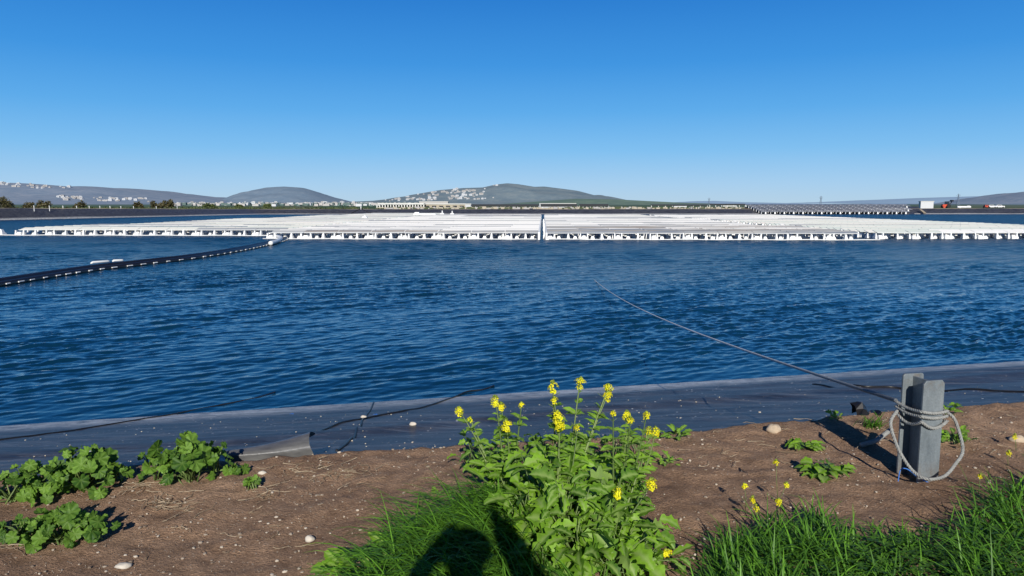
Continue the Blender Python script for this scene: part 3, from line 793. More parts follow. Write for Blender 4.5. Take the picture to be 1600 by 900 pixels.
for B in BL:
    b = B['b']; nm = B['n']; row = 0; t = B['t0']+PD/2
    while t < B['t1']:
        a, c = B['s0'](t), B['s1'](t); n = int((c-a)/PW); rz = -b.r
        off = (c - n*PW) if nm in ('left', 'middle left') else a
        for i in range(n):
            s = off + (i+.5)*PW; k = kindof(nm, row, s, t)
            loc = b.P(s, t, PH + .05 + random.uniform(-.012, .012))
            if row < 8 and npan < 298:
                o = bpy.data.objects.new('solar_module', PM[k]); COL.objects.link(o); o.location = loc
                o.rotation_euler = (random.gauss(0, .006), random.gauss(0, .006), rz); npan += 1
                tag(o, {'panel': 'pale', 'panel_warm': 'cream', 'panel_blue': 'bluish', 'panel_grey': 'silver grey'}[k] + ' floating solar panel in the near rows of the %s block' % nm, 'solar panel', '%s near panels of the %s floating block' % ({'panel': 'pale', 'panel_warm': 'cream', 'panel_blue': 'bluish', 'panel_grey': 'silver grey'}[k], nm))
            else:
                rx = Matrix.Rotation(rz, 3, 'Z') @ Matrix.Rotation(R(13.0)+random.gauss(0, .006), 3, 'X')
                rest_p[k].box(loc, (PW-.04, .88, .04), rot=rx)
            for (fs, lab, me, fv, ff, dd) in ((s-PW*.42, 'wide', MW, FWv, FWf, 0), (s+PW*.12, 'slim', MS, FSv, FSf, 0)) + (((s-PW*.13, 'extra', MS, FSv, FSf, 0), (s+PW*.34, 'extra', MS, FSv, FSf, 0)) ):
                loc = b.P(fs + random.gauss(0, .05), t-PD*.3 + (PD*.45 if lab == 'extra' else 0), random.gauss(0, .012))
                if row < 4 and nflo < 246 and lab != 'extra':
                    o = bpy.data.objects.new('wide_float' if lab == 'wide' else 'slim_float', me); COL.objects.link(o)
                    o.location = loc; o.rotation_euler = (0, 0, rz + random.gauss(0, .09)); o.scale = (random.uniform(.72, 1.1), random.uniform(.9, 1.1), random.uniform(.88, 1.02)); nflo += 1
                    tag(o, ('wide white float with two uprights' if lab == 'wide' else 'slim white float with one upright') + (' at the front edge of the %s block' % nm if row == 0 else ' just behind the front edge of the %s block' % nm), 'float', '%s floats %s of the %s block' % (lab, 'along the front' if row == 0 else 'behind the front', nm))
                elif row < 40:
                    m4 = Matrix.Translation(loc) @ Matrix.Rotation(rz, 4, 'Z')
                    rest_f.add([m4 @ v for v in fv], ff)
        row += 1; t += PD
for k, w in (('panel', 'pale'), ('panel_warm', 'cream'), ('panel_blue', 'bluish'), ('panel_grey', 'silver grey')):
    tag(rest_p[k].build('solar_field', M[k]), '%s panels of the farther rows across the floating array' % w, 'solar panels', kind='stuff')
tag(rest_f.build('float_field', M['white']), 'white floats carrying the farther rows of the floating array', 'floats', kind='stuff')
# walkway floats along the aisles
def walkway(b, s, t0, t1, w, h, label, step=1.0):
    q = MB(); t = t0
    while t < t1:
        q.box(b.P(s, t+step*.46, h/2-.04), (w, step*.92, h+.08), rot=Matrix.Rotation(-b.r, 3, 'Z'), taper=.9); t += step
    tag(q.build('float_walkway', M['white']), label, 'walkway')
bm_ = BL[1]['b']
walkway(bm_, -.30, -.4, 88, .17, .58, 'narrow white float walkway on the left side of the central aisle')
walkway(bm_, .30, -.4, 88, .15, .54, 'narrow white float walkway on the right side of the central aisle')
for b, s0, s1, t, lab in ((BL[0]['b'], -50.5, -22.6, 5.35, 'thin white pipe along the waterline of the left block'), (bm_, -22.6, -.5, -.38, 'thin white pipe along the waterline of the middle left block'), (bm_, .5, 26.3, -.38, 'thin white pipe along the waterline of the middle right block')):
    q = MB(); q.tube([b.P(lerp(s0, s1, k/20), t, .03+.02*math.sin(k*1.7)) for k in range(21)], .045, 6)
    tag(q.build('float_pipe', M['rail'], smooth=True), lab, 'pipe')
for B, lab in ((BL[0], 'white edge float on the aisle side of the left block'), (BL[3], 'white edge float on the aisle side of the right block')):
    b = B['b']; s = -22.8 if B is BL[0] else -.25
    for k in range(26):
        t = 6.5 + k*2.1; o = bpy.data.objects.new('slim_float', MS); COL.objects.link(o)
        o.location = b.P(s, t, .03); o.scale = (1.3, 1.2, 1.12); o.rotation_euler = (0, 0, -b.r)
        tag(o, lab, 'float', 'aisle floats of the %s block' % B['n'])
# odd things standing on the array
def rig(px, py, D, label, kind):
    p = at_y(px, py, D); z0 = WZ+PH+.1; root = empty('mooring_mast' if kind else 'float_raft', (p.x, D, z0)); tag(root, label, 'mast' if kind else 'raft')
    h = max(.5, p.z-z0)
    if kind:
        q = MB(); q.tube([(0, 0, 0), (0, 0, h)], .12, 6); q.build('pole', M['white'], root)
        q = MB(); q.box((0, 0, .15), (.9, .9, .3), taper=.6); q.build('base', M['white'], root)
    else:
        q = MB(); q.box((0, 0, .1), (4.6, 1.6, .2), taper=.94); q.build('deck', M['white'], root)
        q = MB(); q.box((-1.6, 0, .36), (1.0, 1.2, .3), taper=.8); q.build('locker', M['white'], root)
o = bpy.data.objects.new('slim_float', MS); COL.objects.link(o); p = at_z(2, 366, WZ); o.location = p; o.scale = (2.2, 1.5, 1); tag(o, 'separate white float at the left picture edge beyond the left block', 'float')
rig(664, 333, 148, 'white raft with a locker at the back of the middle left block', 0)
rig(691, 329, 150, 'taller white mast at the back of the array right of the raft', 1)
rig(706.5, 329.5, 150, 'thinner white mast standing right of the taller one', 1)
rig(570, 341, 112, 'white mast beside the aisle of the left block', 1)
p = at_y(564, 329, 164); root = empty('anchor_tripod', (p.x, 164, WZ+.66)); tag(root, 'dark anchor frame with spread legs at the far end of the left block', 'frame')
for sx in (-1, 1):
    q = MB(); q.tube([(sx*2.2, 0, 0), (0, 0, 1.1)], .09, 6); q.build('leg', M['black'], root)
q = MB(); q.tube([(0, 0, .9), (0, 0, 1.5)], .1, 6); q.build('mast', M['white'], root)
p = at_y(131, 350.5, 82); q = MB(); q.box((0, 0, 0), (3.4, .8, .18), taper=.9); q.box((-.9, 0, .14), (.5, .5, .12))
tag(q.build('loose_float', M['white'], loc=(p.x, 82, WZ+.2)), 'white float lying loose at the outer edge of the left block', 'float')

# ---- black floating cable pipe ------------------------------------------------
def wpt(px, py): return at_z(px, py, WZ)
def smooth_path(pts, n=12):
    out = []
    P = [pts[0]] + pts + [pts[-1]]
    for i in range(1, len(P)-2):
        for k in range(n):
            t = k/n; a, b, c, d = P[i-1], P[i], P[i+1], P[i+2]
            out.append(.5*((2*b) + (c-a)*t + (2*a-5*b+4*c-d)*t*t + (3*b-a-3*c+d)*t**3))
    out.append(pts[-1]); return out
PIPE = [wpt(*p) for p in ((-330, 498), (-150, 470), (0, 446), (80, 433), (150, 422.5), (210, 415.5), (300, 404.5), (370, 393), (410, 384.5), (436, 378.2), (444, 374), (438, 371.2), (424, 369.6))]
path = smooth_path(PIPE, 14)
root = empty('floating_cable', path[0]); tag(root, 'black floating cable pipe with pale dashes curving to the left block', 'cable pipe')
off = path[0]
def side(path, d, z):
    out = []
    for i, p in enumerate(path):
        t = (path[min(i+1, len(path)-1)]-path[max(i-1, 0)]).normalized(); n = Vector((-t.y, t.x, 0))
        out.append(p + n*d + Vector((0, 0, z)) - off)
    return out
q = MB(); q.tube(side(path, .13, .10), .15, 8); q.build('pipe', M['black'], root, True)
q = MB(); q.tube(side(path, -.16, .05), .12, 8); q.build('pipe', M['black'], root, True)
acc = 0; last = None; nb = 0
for i in range(1, len(path)):
    acc += (path[i]-path[i-1]).length
    step = .62 if path[i].y < 30 else .75
    if acc > step and nb < 90 and path[i].x > -26:
        L = (path[i]-path[i-1]).normalized(); n = Vector((-L.y, L.x, 0)); c = path[i] - n*.29 + Vector((0, 0, .07)) - off
        if not (-17.5 < path[i].x < -15.6 and False):
            hl = random.uniform(.08, .17); q = MB(); q.tube([c-L*hl, c+L*hl], random.uniform(.022, .034), 6); q.build('collar', M['rail'], root); nb += 1
        acc = 0
for (a, b_) in (((142, 417.2), (172, 414.6)), ((176, 414.2), (193, 413.0))):
    q = MB(); A, B_ = wpt(*a), wpt(*b_); d = (B_-A)
    q.tube([A+Vector((0, 0, .16)), A.lerp(B_, .1)+Vector((0, 0, .2)), A.lerp(B_, .9)+Vector((0, 0, .2)), B_+Vector((0, 0, .16))], [.03, .055, .055, .03], 8)
    tag(q.build('long_float', M['white'], smooth=True), 'longer white float tied behind the black cable pipe' if a[0] < 150 else 'shorter white float tied behind the black cable pipe', 'float')
p0 = [wpt(*p) for p in ((428, 384), (440, 379.5), (443.5, 375), (436, 372.6))]
q = MB(); q.tube([p + Vector((-.3, .2, .16)) for p in smooth_path(p0, 6)], .15, 8)
tag(q.build('bend_float', M['white'], smooth=True), 'white curved float hugging the bend of the black cable pipe', 'float')

# ================================================================== NEAR BANK THINGS
# ---- steel post ---------------------------------------------------------------
PB = at_z(1432, 752, -.02); PB = Vector((PB.x, PB.y, zg(PB.x, PB.y)))
TH = R(283); n_ = Vector((math.cos(TH), math.sin(TH), 0)); u_ = Vector((-n_.y, n_.x, 0))
rot = Matrix((u_, n_, Vector((0, 0, 1)))).transposed()       # local x = along flange, y = towards the camera
W_, D_, T_ = .145, .175, .014
def plate(b, x0, x1, y0, y1, top, ch):
    pts = [(x0, -.35), (x1, -.35), (x1, top-ch), (x1-ch*.8, top), (x0+ch*.8, top), (x0, top-ch)]
    vs = [Vector((x, y0, z)) for x, z in pts] + [Vector((x, y1, z)) for x, z in pts]; n = 6
    b.add([rot @ v for v in vs], [tuple(range(n-1, -1, -1))[::-1], tuple(range(n, 2*n))[::-1]] + [(i, n+i, n+(i+1) % n, (i+1) % n) for i in range(n)])
b = MB()
plate(b, -W_/2, W_/2, D_/2-T_, D_/2, .615, .022)
plate(b, -W_/2, W_/2, -D_/2, -D_/2+T_, .620, .012)
vs = [Vector((x, y, z)) for z in (-.35, .605) for x, y in ((-.005, -D_/2+T_+.0005), (.005, -D_/2+T_+.0005), (.005, D_/2-T_-.0005), (-.005, D_/2-T_-.0005))]
b.add([rot @ v for v in vs], [(3, 2, 1, 0), (4, 5, 6, 7), (0, 1, 5, 4), (1, 2, 6, 5), (2, 3, 7, 6), (3, 0, 4, 7)])
o = b.build('steel_post', M['steel'], loc=PB); bv = o.modifiers.new('bevel', 'BEVEL'); bv.width = .003; bv.segments = 2
tag(o, 'grey steel beam post set upright in the dirt bank', 'post')
# ---- rope wound round it --------------------------------------------------------
def strands(mb, path, r=.0056, rad=.0050, pitch=.05, n=6, cs=None):
    # resample evenly
    P = [Vector(p) for p in path]; out = [P[0]]; d = 0; stp = .009
    for a, c in zip(P, P[1:]):
        L = (c-a).length; t = stp-d
        while t <= L: out.append(a.lerp(c, t/L)); t += stp
        d = (d+L) % stp
    for k in range(3):
        pts = []; a = None; s = 0
        for i, p in enumerate(out):
            t = (out[min(i+1, len(out)-1)]-out[max(i-1, 0)]).normalized()
            if a is None: a = t.orthogonal().normalized()
            a = (a - t*a.dot(t)).normalized(); c = t.cross(a); s += stp
            w = 2*math.pi*(s/pitch + k/3)
            pts.append(p + (a*math.cos(w)+c*math.sin(w))*r)
        mb.tube(pts, rad, n)
def loc2w(x, y, z): return rot @ Vector((x, y, z))
ring = []
hw, hd = W_/2+.017, D_/2+.017
corners = [(-hw, -hd), (-hw, hd), (hw, hd), (hw, -hd)]
for turn in range(3):
    for k in range(4):
        a = Vector(corners[k]); c = Vector(corners[(k+1) % 4])
        for j in range(6):
            t = j/6; p = a.lerp(c, t); f = turn + (k+t)/4
            sag = -.012*math.sin(math.pi*t)
            ring.append(loc2w(p.x, p.y, .445 - .030*f + sag - (.03*math.sin(math.pi*t) if (turn == 2 and k < 2) else 0)))
# hanging loop: starts behind left side, swings down in front, up on the right side
LP = [(1399, 640, .0), (1394, 660, -.03), (1396, 690, -.05), (1408, 716, -.08), (1428, 740, -.12), (1450, 750, -.16), (1475, 744, -.13), (1492, 726, -.08), (1502, 700, -.02), (1499, 672, .0), (1487, 650, .03), (1468, 634, .04)]
loop = []
for px, py, dy in LP: loop.append(at_y(px, py, PB.y-.05+dy) - PB)
loop = [p + Vector((random.gauss(0, .006), random.gauss(0, .012), random.gauss(0, .006))) for p in loop]
loop = smooth_path(loop, 10)
q = MB(); strands(q, ring); strands(q, loop)
o = q.build('tied_rope', M['rope'], smooth=True, loc=PB); tag(o, 'pale twisted rope wound three times round the steel post with a hanging loop', 'rope')
tie = loc2w(-hw, -hd, .45) + PB
far = at_z(925, 434, WZ-.05)
pts = []
for k in range(61):
    t = (k/60)**2; p = tie.lerp(far, t); p.z -= 1.0*t*(1-t); pts.append(p)
q = MB(); q.tube([p-tie for p in pts], [max(.0105, .0125-.0001*i) for i in range(61)], 6)
q.c = [(sstep(3, 30, i//6)*.95 + random.uniform(-.05, .05), 0, 0) for i in range(61*6)]  # dark silhouette near the post, sunlit pale farther out, painted in the tint
M['line'] = leaf_mat('mooring_line', (.13, .14, .155), (.80, .81, .81), (.5, .5, .5), .7, 0.0, .2)
o = q.build('mooring_line', M['line'], smooth=True, loc=tie); tag(o, 'thin mooring line running from the steel post down into the water', 'line')
p1 = on_ground(1345, 699); p2 = on_ground(1392, 692); q = MB()
q.tube([p1 + Vector((0, 0, .015)), p1.lerp(p2, .5)+Vector((0, 0, .03)), p2+Vector((0, 0, .10))], [.016, .016, .016], 8)
tag(q.build('bent_pipe', M['rope'], smooth=True), 'short grey rod lying in the shadow left of the steel post', 'rod')
c0 = on_ground(1406, 752); q = MB(); q.tube(smooth_path([c0+Vector((-.01, 0, .0)), c0+Vector((0, 0, .07)), c0+Vector((.04, 0, .075)), c0+Vector((.1, -.02, .03)), c0+Vector((.16, -.03, .0))], 6), .003, 5)
tag(q.build('blue_string', M['blue']), 'thin blue string at the foot of the steel post', 'string')

# ---- liner details: flap, cables, tape, stones ------------------------------------
def zl(x, y): return zliner(x, y)
def on_liner(px, py):
    z = -.3
    for _ in range(12):
        p = at_z(px, py, z); z = .5*z+.5*zl(p.x, p.y)
    p = at_z(px, py, z); return p
A = [at_z(352+k*28, 715-1.0*k, -.03) for k in range(6)]
tops = [at_y(352+k*26.5, t, A[k].y+d) for k, (t, d) in enumerate(((703, .05), (699, .08), (694.5, .10), (688.5, .12), (680.5, .13), (672.5, .13)))]
b = MB(); nu = 9; vs = []
for k in range(6):
    for j in range(nu):
        t = j/(nu-1); p = A[k].lerp(tops[k], t); p = p + Vector((0, -.075*math.sin(math.pi*t)*(.3+k/7), .012*math.sin(math.pi*t)*(k/5))); 
        if j == 0: p.z -= .05
        vs.append(p)
for k in range(6):   # folded back under
    p = tops[k] + Vector((0, .22, -.10)); vs.append(p)
fs = [(k*nu+j, (k+1)*nu+j, (k+1)*nu+j+1, k*nu+j+1) for k in range(5) for j in range(nu-1)]
fs += [(k*nu+nu-1, (k+1)*nu+nu-1, 6*nu+k+1, 6*nu+k) for k in range(5)]
b.add(vs, fs); o = b.build('liner_flap', M['flap'], smooth=True); s_ = o.modifiers.new('sub', 'SUBSURF'); s_.levels = s_.render_levels = 2
tag(o, 'shiny grey liner flap curled up from the edge of the dirt', 'flap')
def lay(pxs, rad, name, label, cat, mat, lift=-.006, n=8):
    pts = []
    for i, (px, py) in enumerate(pxs):
        p = on_liner(px, py) if True else None
        if p.z < WZ: p = at_z(px, py, WZ+.0)
        pts.append(p + Vector((0, 0, lift+rad*.6)))
    sp_ = smooth_path(pts, n); sp_ = [p.lerp(q_, f) for p, q_ in zip(sp_, sp_[1:]) for f in (0, .5)] + [sp_[-1]]
    for p in sp_: p.z = max(zl(p.x, p.y), WZ+.0) + rad*.7
    for k_ in range(3): 
        for i_ in range(1, len(sp_)-1): sp_[i_].z = max(sp_[i_].z, .5*(sp_[i_-1].z+sp_[i_+1].z))
    q = MB(); q.tube(sp_, rad, 6); return tag(q.build(name, mat, smooth=True), label, cat)
lay([(-60, 688), (0, 683), (90, 672), (180, 659), (270, 645), (340, 634), (400, 622), (430, 613)], .009, 'black_hose', 'black hose lying on the left of the liner and running into the water', 'hose', M['black'])
lay([(484, 672), (520, 663), (560, 653), (585, 648), (640, 638), (690, 625), (725, 614), (755, 609), (772, 603)], .011, 'black_cable', 'black cable from the curled flap to the water in the middle', 'cable', M['black'])
lay([(526, 706), (545, 690), (556, 676), (566, 655), (574, 645), (584, 626)], .011, 'torn_seam', 'black crooked seam strip crossing the liner right of the flap', 'seam', M['black'])
lay([(1270, 598), (1340, 603), (1400, 606), (1480, 609), (1600, 611), (1700, 611)], .012, 'black_wire', 'black wire lying on the liner behind the steel post', 'wire', M['black'])
def stone(p, r, name, label, mat, sq=(1, .8, .75), seed=0, cat='stone', parent=None):
    q = MB(); vs = []; nu_, nv_ = 14, 9
    for j in range(nv_+1):
        th = math.pi*j/nv_
        for i in range(nu_):
            ph = 2*math.pi*i/nu_; d = Vector((math.sin(th)*math.cos(ph), math.sin(th)*math.sin(ph), math.cos(th)))
            k = 1 + .28*noise.noise(d*1.3 + Vector((seed, 0, 0))) + .10*noise.noise(d*3.4 + Vector((0, seed, 0)))
            vs.append(Vector((d.x*sq[0], d.y*sq[1], d.z*sq[2]))*r*k)
    fs = [(j*nu_+i, j*nu_+(i+1) % nu_, (j+1)*nu_+(i+1) % nu_, (j+1)*nu_+i)[::-1] for j in range(nv_) for i in range(nu_)]
    q.add(vs, fs); o = q.build(name, mat, smooth=True, loc=p + Vector((0, 0, r*sq[2]*.6)))
    return tag(o, label, cat)
stone(on_ground(1208, 675), .052, 'cobble', 'rounded tan cobble on the dirt edge left of the steel post', M['stone'], seed=2.2)
stone(on_ground(193, 886), .03, 'flat_stone', 'flat whitish stone on the dirt at the lower left', M['palestone'], (1.2, .8, .4), 5)
stone(on_ground(484, 845), .024, 'pale_stone', 'pale lump of stone on the dirt left of the grass', M['palestone'], (1, .8, .7), 6)
stone(on_ground(1590, 690), .045, 'pale_stone', 'pale pinkish stone on the dirt at the right edge', M['stone'], (1.2, .8, .6), 7)
stone(on_liner(645, 664), .03, 'pale_stone', 'whitish pebble lying on the liner left of the mustard plants', M['palestone'], (1.2, .8, .6), 8)
stone(on_liner(568, 652), .03, 'pale_stone', 'pale stone lying against the crooked seam on the liner', M['palestone'], (1.2, .8, .5), 9)
stone(on_ground(410, 741), .02, 'pale_stone', 'small pale stone on the dirt beside the smallest weed', M['palestone'], (1.2, .8, .7), 10)
for px, py in ((586, 650), (455, 649)):
    p = on_liner(px, py); q = MB()
    q.add([p+Vector((-.03, 0, .015)), p+Vector((.0, -.01, .02)), p+Vector((.03, .0, .015)), p+Vector((.02, .03, .02)), p+Vector((-.02, .03, .015))], [(0, 1, 2, 3, 4)])
    tag(q.build('blue_scrap', M['blue']), 'scrap of blue plastic beside the crooked liner seam' if px > 500 else 'tiny scrap of blue plastic on the liner above the flap', 'scrap')
# pebbles, one mass
ico_v = []; ph = (1+5**.5)/2
for a, b_ in ((1, ph), (-1, ph), (1, -ph), (-1, -ph)): ico_v += [Vector((0, a, b_)), Vector((a, b_, 0)), Vector((b_, 0, a))]
ico_v = [v.normalized() for v in ico_v]
import bmesh
bm = bmesh.new(); [bm.verts.new(v) for v in ico_v]; bmesh.ops.convex_hull(bm, input=bm.verts); bm.verts.index_update()
ico_f = [tuple(v.index for v in f.verts) for f in bm.faces]; ico_v = [v.co.copy() for v in bm.verts]; bm.free()
mb = MB(); cnt = 0
while cnt < 6200:
    y = random.uniform(2.2, 9.5); x = random.uniform(-.8*y-.3, .8*y+.3); e = edge_e(x, y)
    liner = e > .1
    if e > 4.5: continue
    if liner and random.random() > .06: continue
    if not liner and fbm(x*1.3, y*1.3, 6, 2) + random.uniform(-.5, .6) < 0: continue
    r = .002 + .0088*random.random()**4.2*(1.0 if not liner else .9)
    z = zl(x, y) if liner else zg(x, y)+.016*fbm(x*5, y*5, 2, 2)
    rr = Matrix.Rotation(random.uniform(0, 6.28), 3, 'Z'); sc = Vector((random.uniform(.8, 1.5), random.uniform(.7, 1.1), random.uniform(.5, .8)))
    tn = random.random()**1.5 if not liner else 1
    mb.add([rr @ Vector((v.x*sc.x*r*random.uniform(.85, 1.15), v.y*sc.y*r, v.z*sc.z*r)) + Vector((x, y, z+r*.3)) for v in ico_v], ico_f, [(tn, 0, 0)]*12); cnt += 1
tag(mb.build('pebbles', M['pebble']), 'small pale pebbles scattered over the brown dirt bank', 'pebbles', kind='stuff')
# dry twigs and roots
mb = MB()
spots = [(505, 735, 75, 22, 46), (560, 745, 50, 14, 16), (265, 790, 45, 14, 34), (230, 760, 40, 10, 14), (410, 770, 40, 14, 20), (1250, 690, 160, 45, 34), (40, 850, 40, 20, 14), (330, 800, 160, 60, 24), (1130, 700, 60, 30, 16), (1560, 680, 60, 30, 18), (640, 690, 60, 10, 8), (1000, 700, 60, 12, 8)]
for cx, cy, wx_, wy_, n in spots:
    for k in range(n):
        p = on_ground(cx+random.gauss(0, .5)*wx_, cy+random.gauss(0, .5)*wy_); a = random.gauss(.2, .9); L = random.uniform(.03, .17)
        pts = []
        for j in range(6):
            pts.append(p + Vector((math.cos(a)*L*(j/5-.5), math.sin(a)*L*(j/5-.5), .006+random.uniform(0, .010)))); a += random.gauss(0, .25)
        mb.tube(pts, [random.uniform(.0014, .0034)*(1-.1*j) for j in range(6)], 4, cs=(random.random(), 0, 0))
tag(mb.build('dry_twigs', M['twig']), 'dry roots and stalks scattered on the dirt', 'twigs', kind='stuff')

# ================================================================== VEGETATION
def frame_of(d, up=Vector((0, 0, 1))):
    d = d.normalized(); s = d.cross(up)
    if s.length < 1e-3: s = Vector((1, 0, 0))
    s.normalize(); return d, s, s.cross(d)
def mallow_leaf(mb, c, nrm, fwd, r, tn):
    n = nrm.normalized(); f = (fwd - n*fwd.dot(n)); f = f.normalized() if f.length > 1e-3 else n.orthogonal().normalized(); s = f.cross(n)
    seg, rings = 34, (0, .3, .62, .86, 1.0); vs = [c.copy()]; cs = [(tn, .3, 0)]
    ph = random.uniform(0, 6.28); curl = random.uniform(-.45, .25); fold = random.uniform(.0, .4)
    for q in rings[1:]:
        for i in range(seg):
            th = 2*math.pi*i/seg - math.pi           # th=+-pi is the notch at the stalk
            lob = 1 + .075*math.cos(7*th) + .06*math.cos(21*th+ph) + random.uniform(-.04, .04)
            notch = 1 - .5*math.exp(-((abs(th)-math.pi)/.25)**2)
            rr = r*q*(lob if q > .6 else 1)*notch
            z = r*(.085*q*math.cos(7*th) + .10*q*q*q*math.cos(13*th+ph) + curl*q*q + fold*q*abs(math.sin(th)) + .16*q*q*math.sin(2*th+ph*2) + .05*random.uniform(-1, 1)*q)
            vs.append(c + f*(math.cos(th)*rr + r*.1) + s*(math.sin(th)*rr) + n*z)
            v = max(0, math.cos(7*th))**6*(1-q*.7)*.38
            cs.append((min(1, max(0, tn + .22*math.cos(7*th)*q + random.uniform(-.08, .08))), v, 0))
    fs = [(0, 1+i, 1+(i+1) % seg) for i in range(seg)]
    for q in range(3): 
        a = 1+q*seg; fs += [(a+i, a+seg+i, a+seg+(i+1) % seg, a+(i+1) % seg) for i in range(seg)]
    mb.add(vs, fs, cs)
def long_leaf(mb, base, d, nrm, L, w, tn, lobed=True, droop=.4, seg=12):
    """leaf blade with a pale midrib, lobed edge, folded along the rib and drooping"""
    d = d.normalized(); n = (nrm - d*nrm.dot(d)); n = n.normalized() if n.length > 1e-3 else d.orthogonal().normalized()
    s = d.cross(n); vs = []; cs = []; p = base.copy(); cur = d.copy(); ph = random.uniform(0, 6)
    tw = random.gauss(0, .25); nc = 5; yel = random.uniform(.3, .8) if random.random() < .06 else 0
    for j in range(seg+1):
        t = j/seg
        wd = w*(math.sin(math.pi*min(1, t**.72*1.0))**.75 if 0 < t < 1 else (.08 if t == 0 else .02))
        if lobed: wd *= 1 + .30*math.sin(t*22+ph) + .20*random.uniform(-1, 1)
        if lobed and t < .35: wd *= .55 + .45*math.sin(t*30+ph)**2
        for q in range(nc):
            a = (q-(nc-1)/2)/((nc-1)/2)
            rise = abs(a)*wd*.35 + .10*wd*math.sin(t*15+ph+a*2)*abs(a)
            ss = s*math.cos(tw*t) + n*math.sin(tw*t)
            vs.append(p + ss*(a*wd) + n*rise)
            cs.append((min(1, max(0, tn + random.uniform(-.1, .1) + .1*abs(a))), .85 if q == (nc-1)//2 else max(yel, .10 if (j % 2 and abs(a) < .9) else 0), 0))
        cur = (cur + Vector((0, 0, -droop/seg)) + Vector((random.gauss(0, .02), random.gauss(0, .02), 0))).normalized()
        p = p + cur*(L/seg); n = (n - cur*n.dot(cur)).normalized(); s = cur.cross(n)
    fs = [(j*nc+q, j*nc+q+1, (j+1)*nc+q+1, (j+1)*nc+q) for j in range(seg) for q in range(nc-1)]
    mb.add(vs, fs, cs)
def blade(mb, p, az, lean, L, w, curve, tn, seg=7):
    vs = []; cs = []; h = Vector((math.cos(az), math.sin(az), 0)); s = Vector((-h.y, h.x, 0)); a = lean; q = p.copy()
    tw = random.gauss(0, .5)
    for j in range(seg+1):
        t = j/seg; wd = w*(1-t**2.2)*(.75+.25*min(1, t*4)) + .0004
        ss = (s*math.cos(tw*t) + Vector((0, 0, 1))*math.sin(tw*t)*.6)
        fold = Vector((0, 0, -.25*wd))
        vs += [q - ss*wd, q + fold, q + ss*wd]
        c = min(1, max(0, tn*.8 + .75*(t-.45))); cs += [(c, 0, 0), (c, .25, 0), (c, 0, 0)]  # tint darkens roots and lightens tips, painting the shade deep in the grass
        dr = h*math.sin(a) + Vector((0, 0, math.cos(a))); q = q + dr*(L/seg); a += curve/seg
        if q.z < zg(q.x, q.y)+.005 and j > 1: q.z = zg(q.x, q.y)+.005+random.random()*.01
    fs = []
    for j in range(seg): k = j*3; fs += [(k, k+1, k+4, k+3), (k+1, k+2, k+5, k+4)]
    mb.add(vs, fs, cs)
def in_poly(x, y, P):
    r = False; j = len(P)-1
    for i in range(len(P)):
        if (P[i][1] > y) != (P[j][1] > y) and x < (P[j][0]-P[i][0])*(y-P[i][1])/(P[j][1]-P[i][1])+P[i][0]: r = not r
        j = i
    return r
def scatter_px(poly, n):
    G = [on_ground(*p) for p in poly]; P = [(g.x, g.y) for g in G]
    x0, x1 = min(p[0] for p in P), max(p[0] for p in P); y0, y1 = min(p[1] for p in P), max(p[1] for p in P); out = []
    while len(out) < n:
        x, y = random.uniform(x0, x1), random.uniform(y0, y1)
        if in_poly(x, y, P): out.append(Vector((x, y, zg(x, y))))
    return out

# ---- mallow clumps -----------------------------------------------------------
def mallow(domes, label, loc_px, name='mallow_plant', seedn=0):
    """domes: (centre px, base py, half width px, height px, leaves, leaf radius m)"""
    o0 = on_ground(*loc_px); root = empty(name, o0); tag(root, label, 'weed')
    lf = MB(); stm = MB()
    for px, py, hw_, hh, n, lr in domes:
        b = on_ground(px, py); sc = (b - Vector((0, 0, CAMZ))).length/F; W = hw_*sc*.88; H = hh*sc*.82; lr *= .74
        stm = MB()
        for k in range(int(n*1.15)):
            a = random.uniform(0, 2*math.pi); q = random.random()**.6*random.choice([1, 1, 1.2]); el = random.random()
            d = Vector((math.cos(a)*q, math.sin(a)*q*.75, 0)); z = H*(math.sqrt(max(0, 1-q*q))*random.uniform(.45, 1.08)) + .03
            c = b + Vector((d.x*W, d.y*W, z)) - o0
            nr = Vector((d.x*.75 + random.gauss(0, .5), d.y*.75 - .4 + random.gauss(0, .5), .75+random.gauss(0, .3)))
            r = lr*random.choice([random.uniform(.85, 1.3), random.uniform(.4, .9)])
            mallow_leaf(lf, c, nr, Vector((d.x+random.gauss(0, .4), d.y-.35+random.gauss(0, .4), -.15)), r, random.uniform(.05, .95))
            if random.random() < .75:
                st_ = b - o0 + Vector((random.gauss(0, .02), random.gauss(0, .02), 0)); mid = st_.lerp(c, .55) + Vector((0, 0, -.02*random.random()+.02))
                stm.tube([st_, mid, c], [.0045, .0035, .0025], 5, cs=(random.random(), 0, 0))
        if stm.v: stm.build('stem', M['stem'], root, True)
    lf.build('foliage', M['mallow'], root, True)
mallow([(128, 763, 56, 58, 58, .052), (62, 772, 50, 40, 38, .047), (20, 782, 36, 34, 24, .046), (176, 752, 22, 26, 14, .045), (40, 745, 14, 18, 5, .034)], 'broad lobed-leaf weed clump against the liner at the far left', (110, 782))
mallow([(296, 752, 42, 62, 34, .062), (300, 728, 22, 55, 16, .05), (250, 750, 24, 46, 14, .062), (338, 737, 30, 42, 16, .055), (368, 742, 16, 10, 8, .04), (228, 725, 12, 18, 7, .032)], 'taller lobed-leaf weed with an upright shoot beside the liner flap', (300, 750))
mallow([(95, 846, 44, 40, 40, .048), (148, 843, 32, 28, 24, .042), (38, 838, 40, 15, 20, .036), (8, 834, 26, 12, 12, .034), (105, 822, 18, 30, 9, .044)], 'low lobed-leaf weed clump nearest the lower left corner', (95, 838))
mallow([(397, 764, 11, 13, 14, .026)], 'smallest lobed-leaf weed alone on the dirt', (397, 764), 'small_weed')

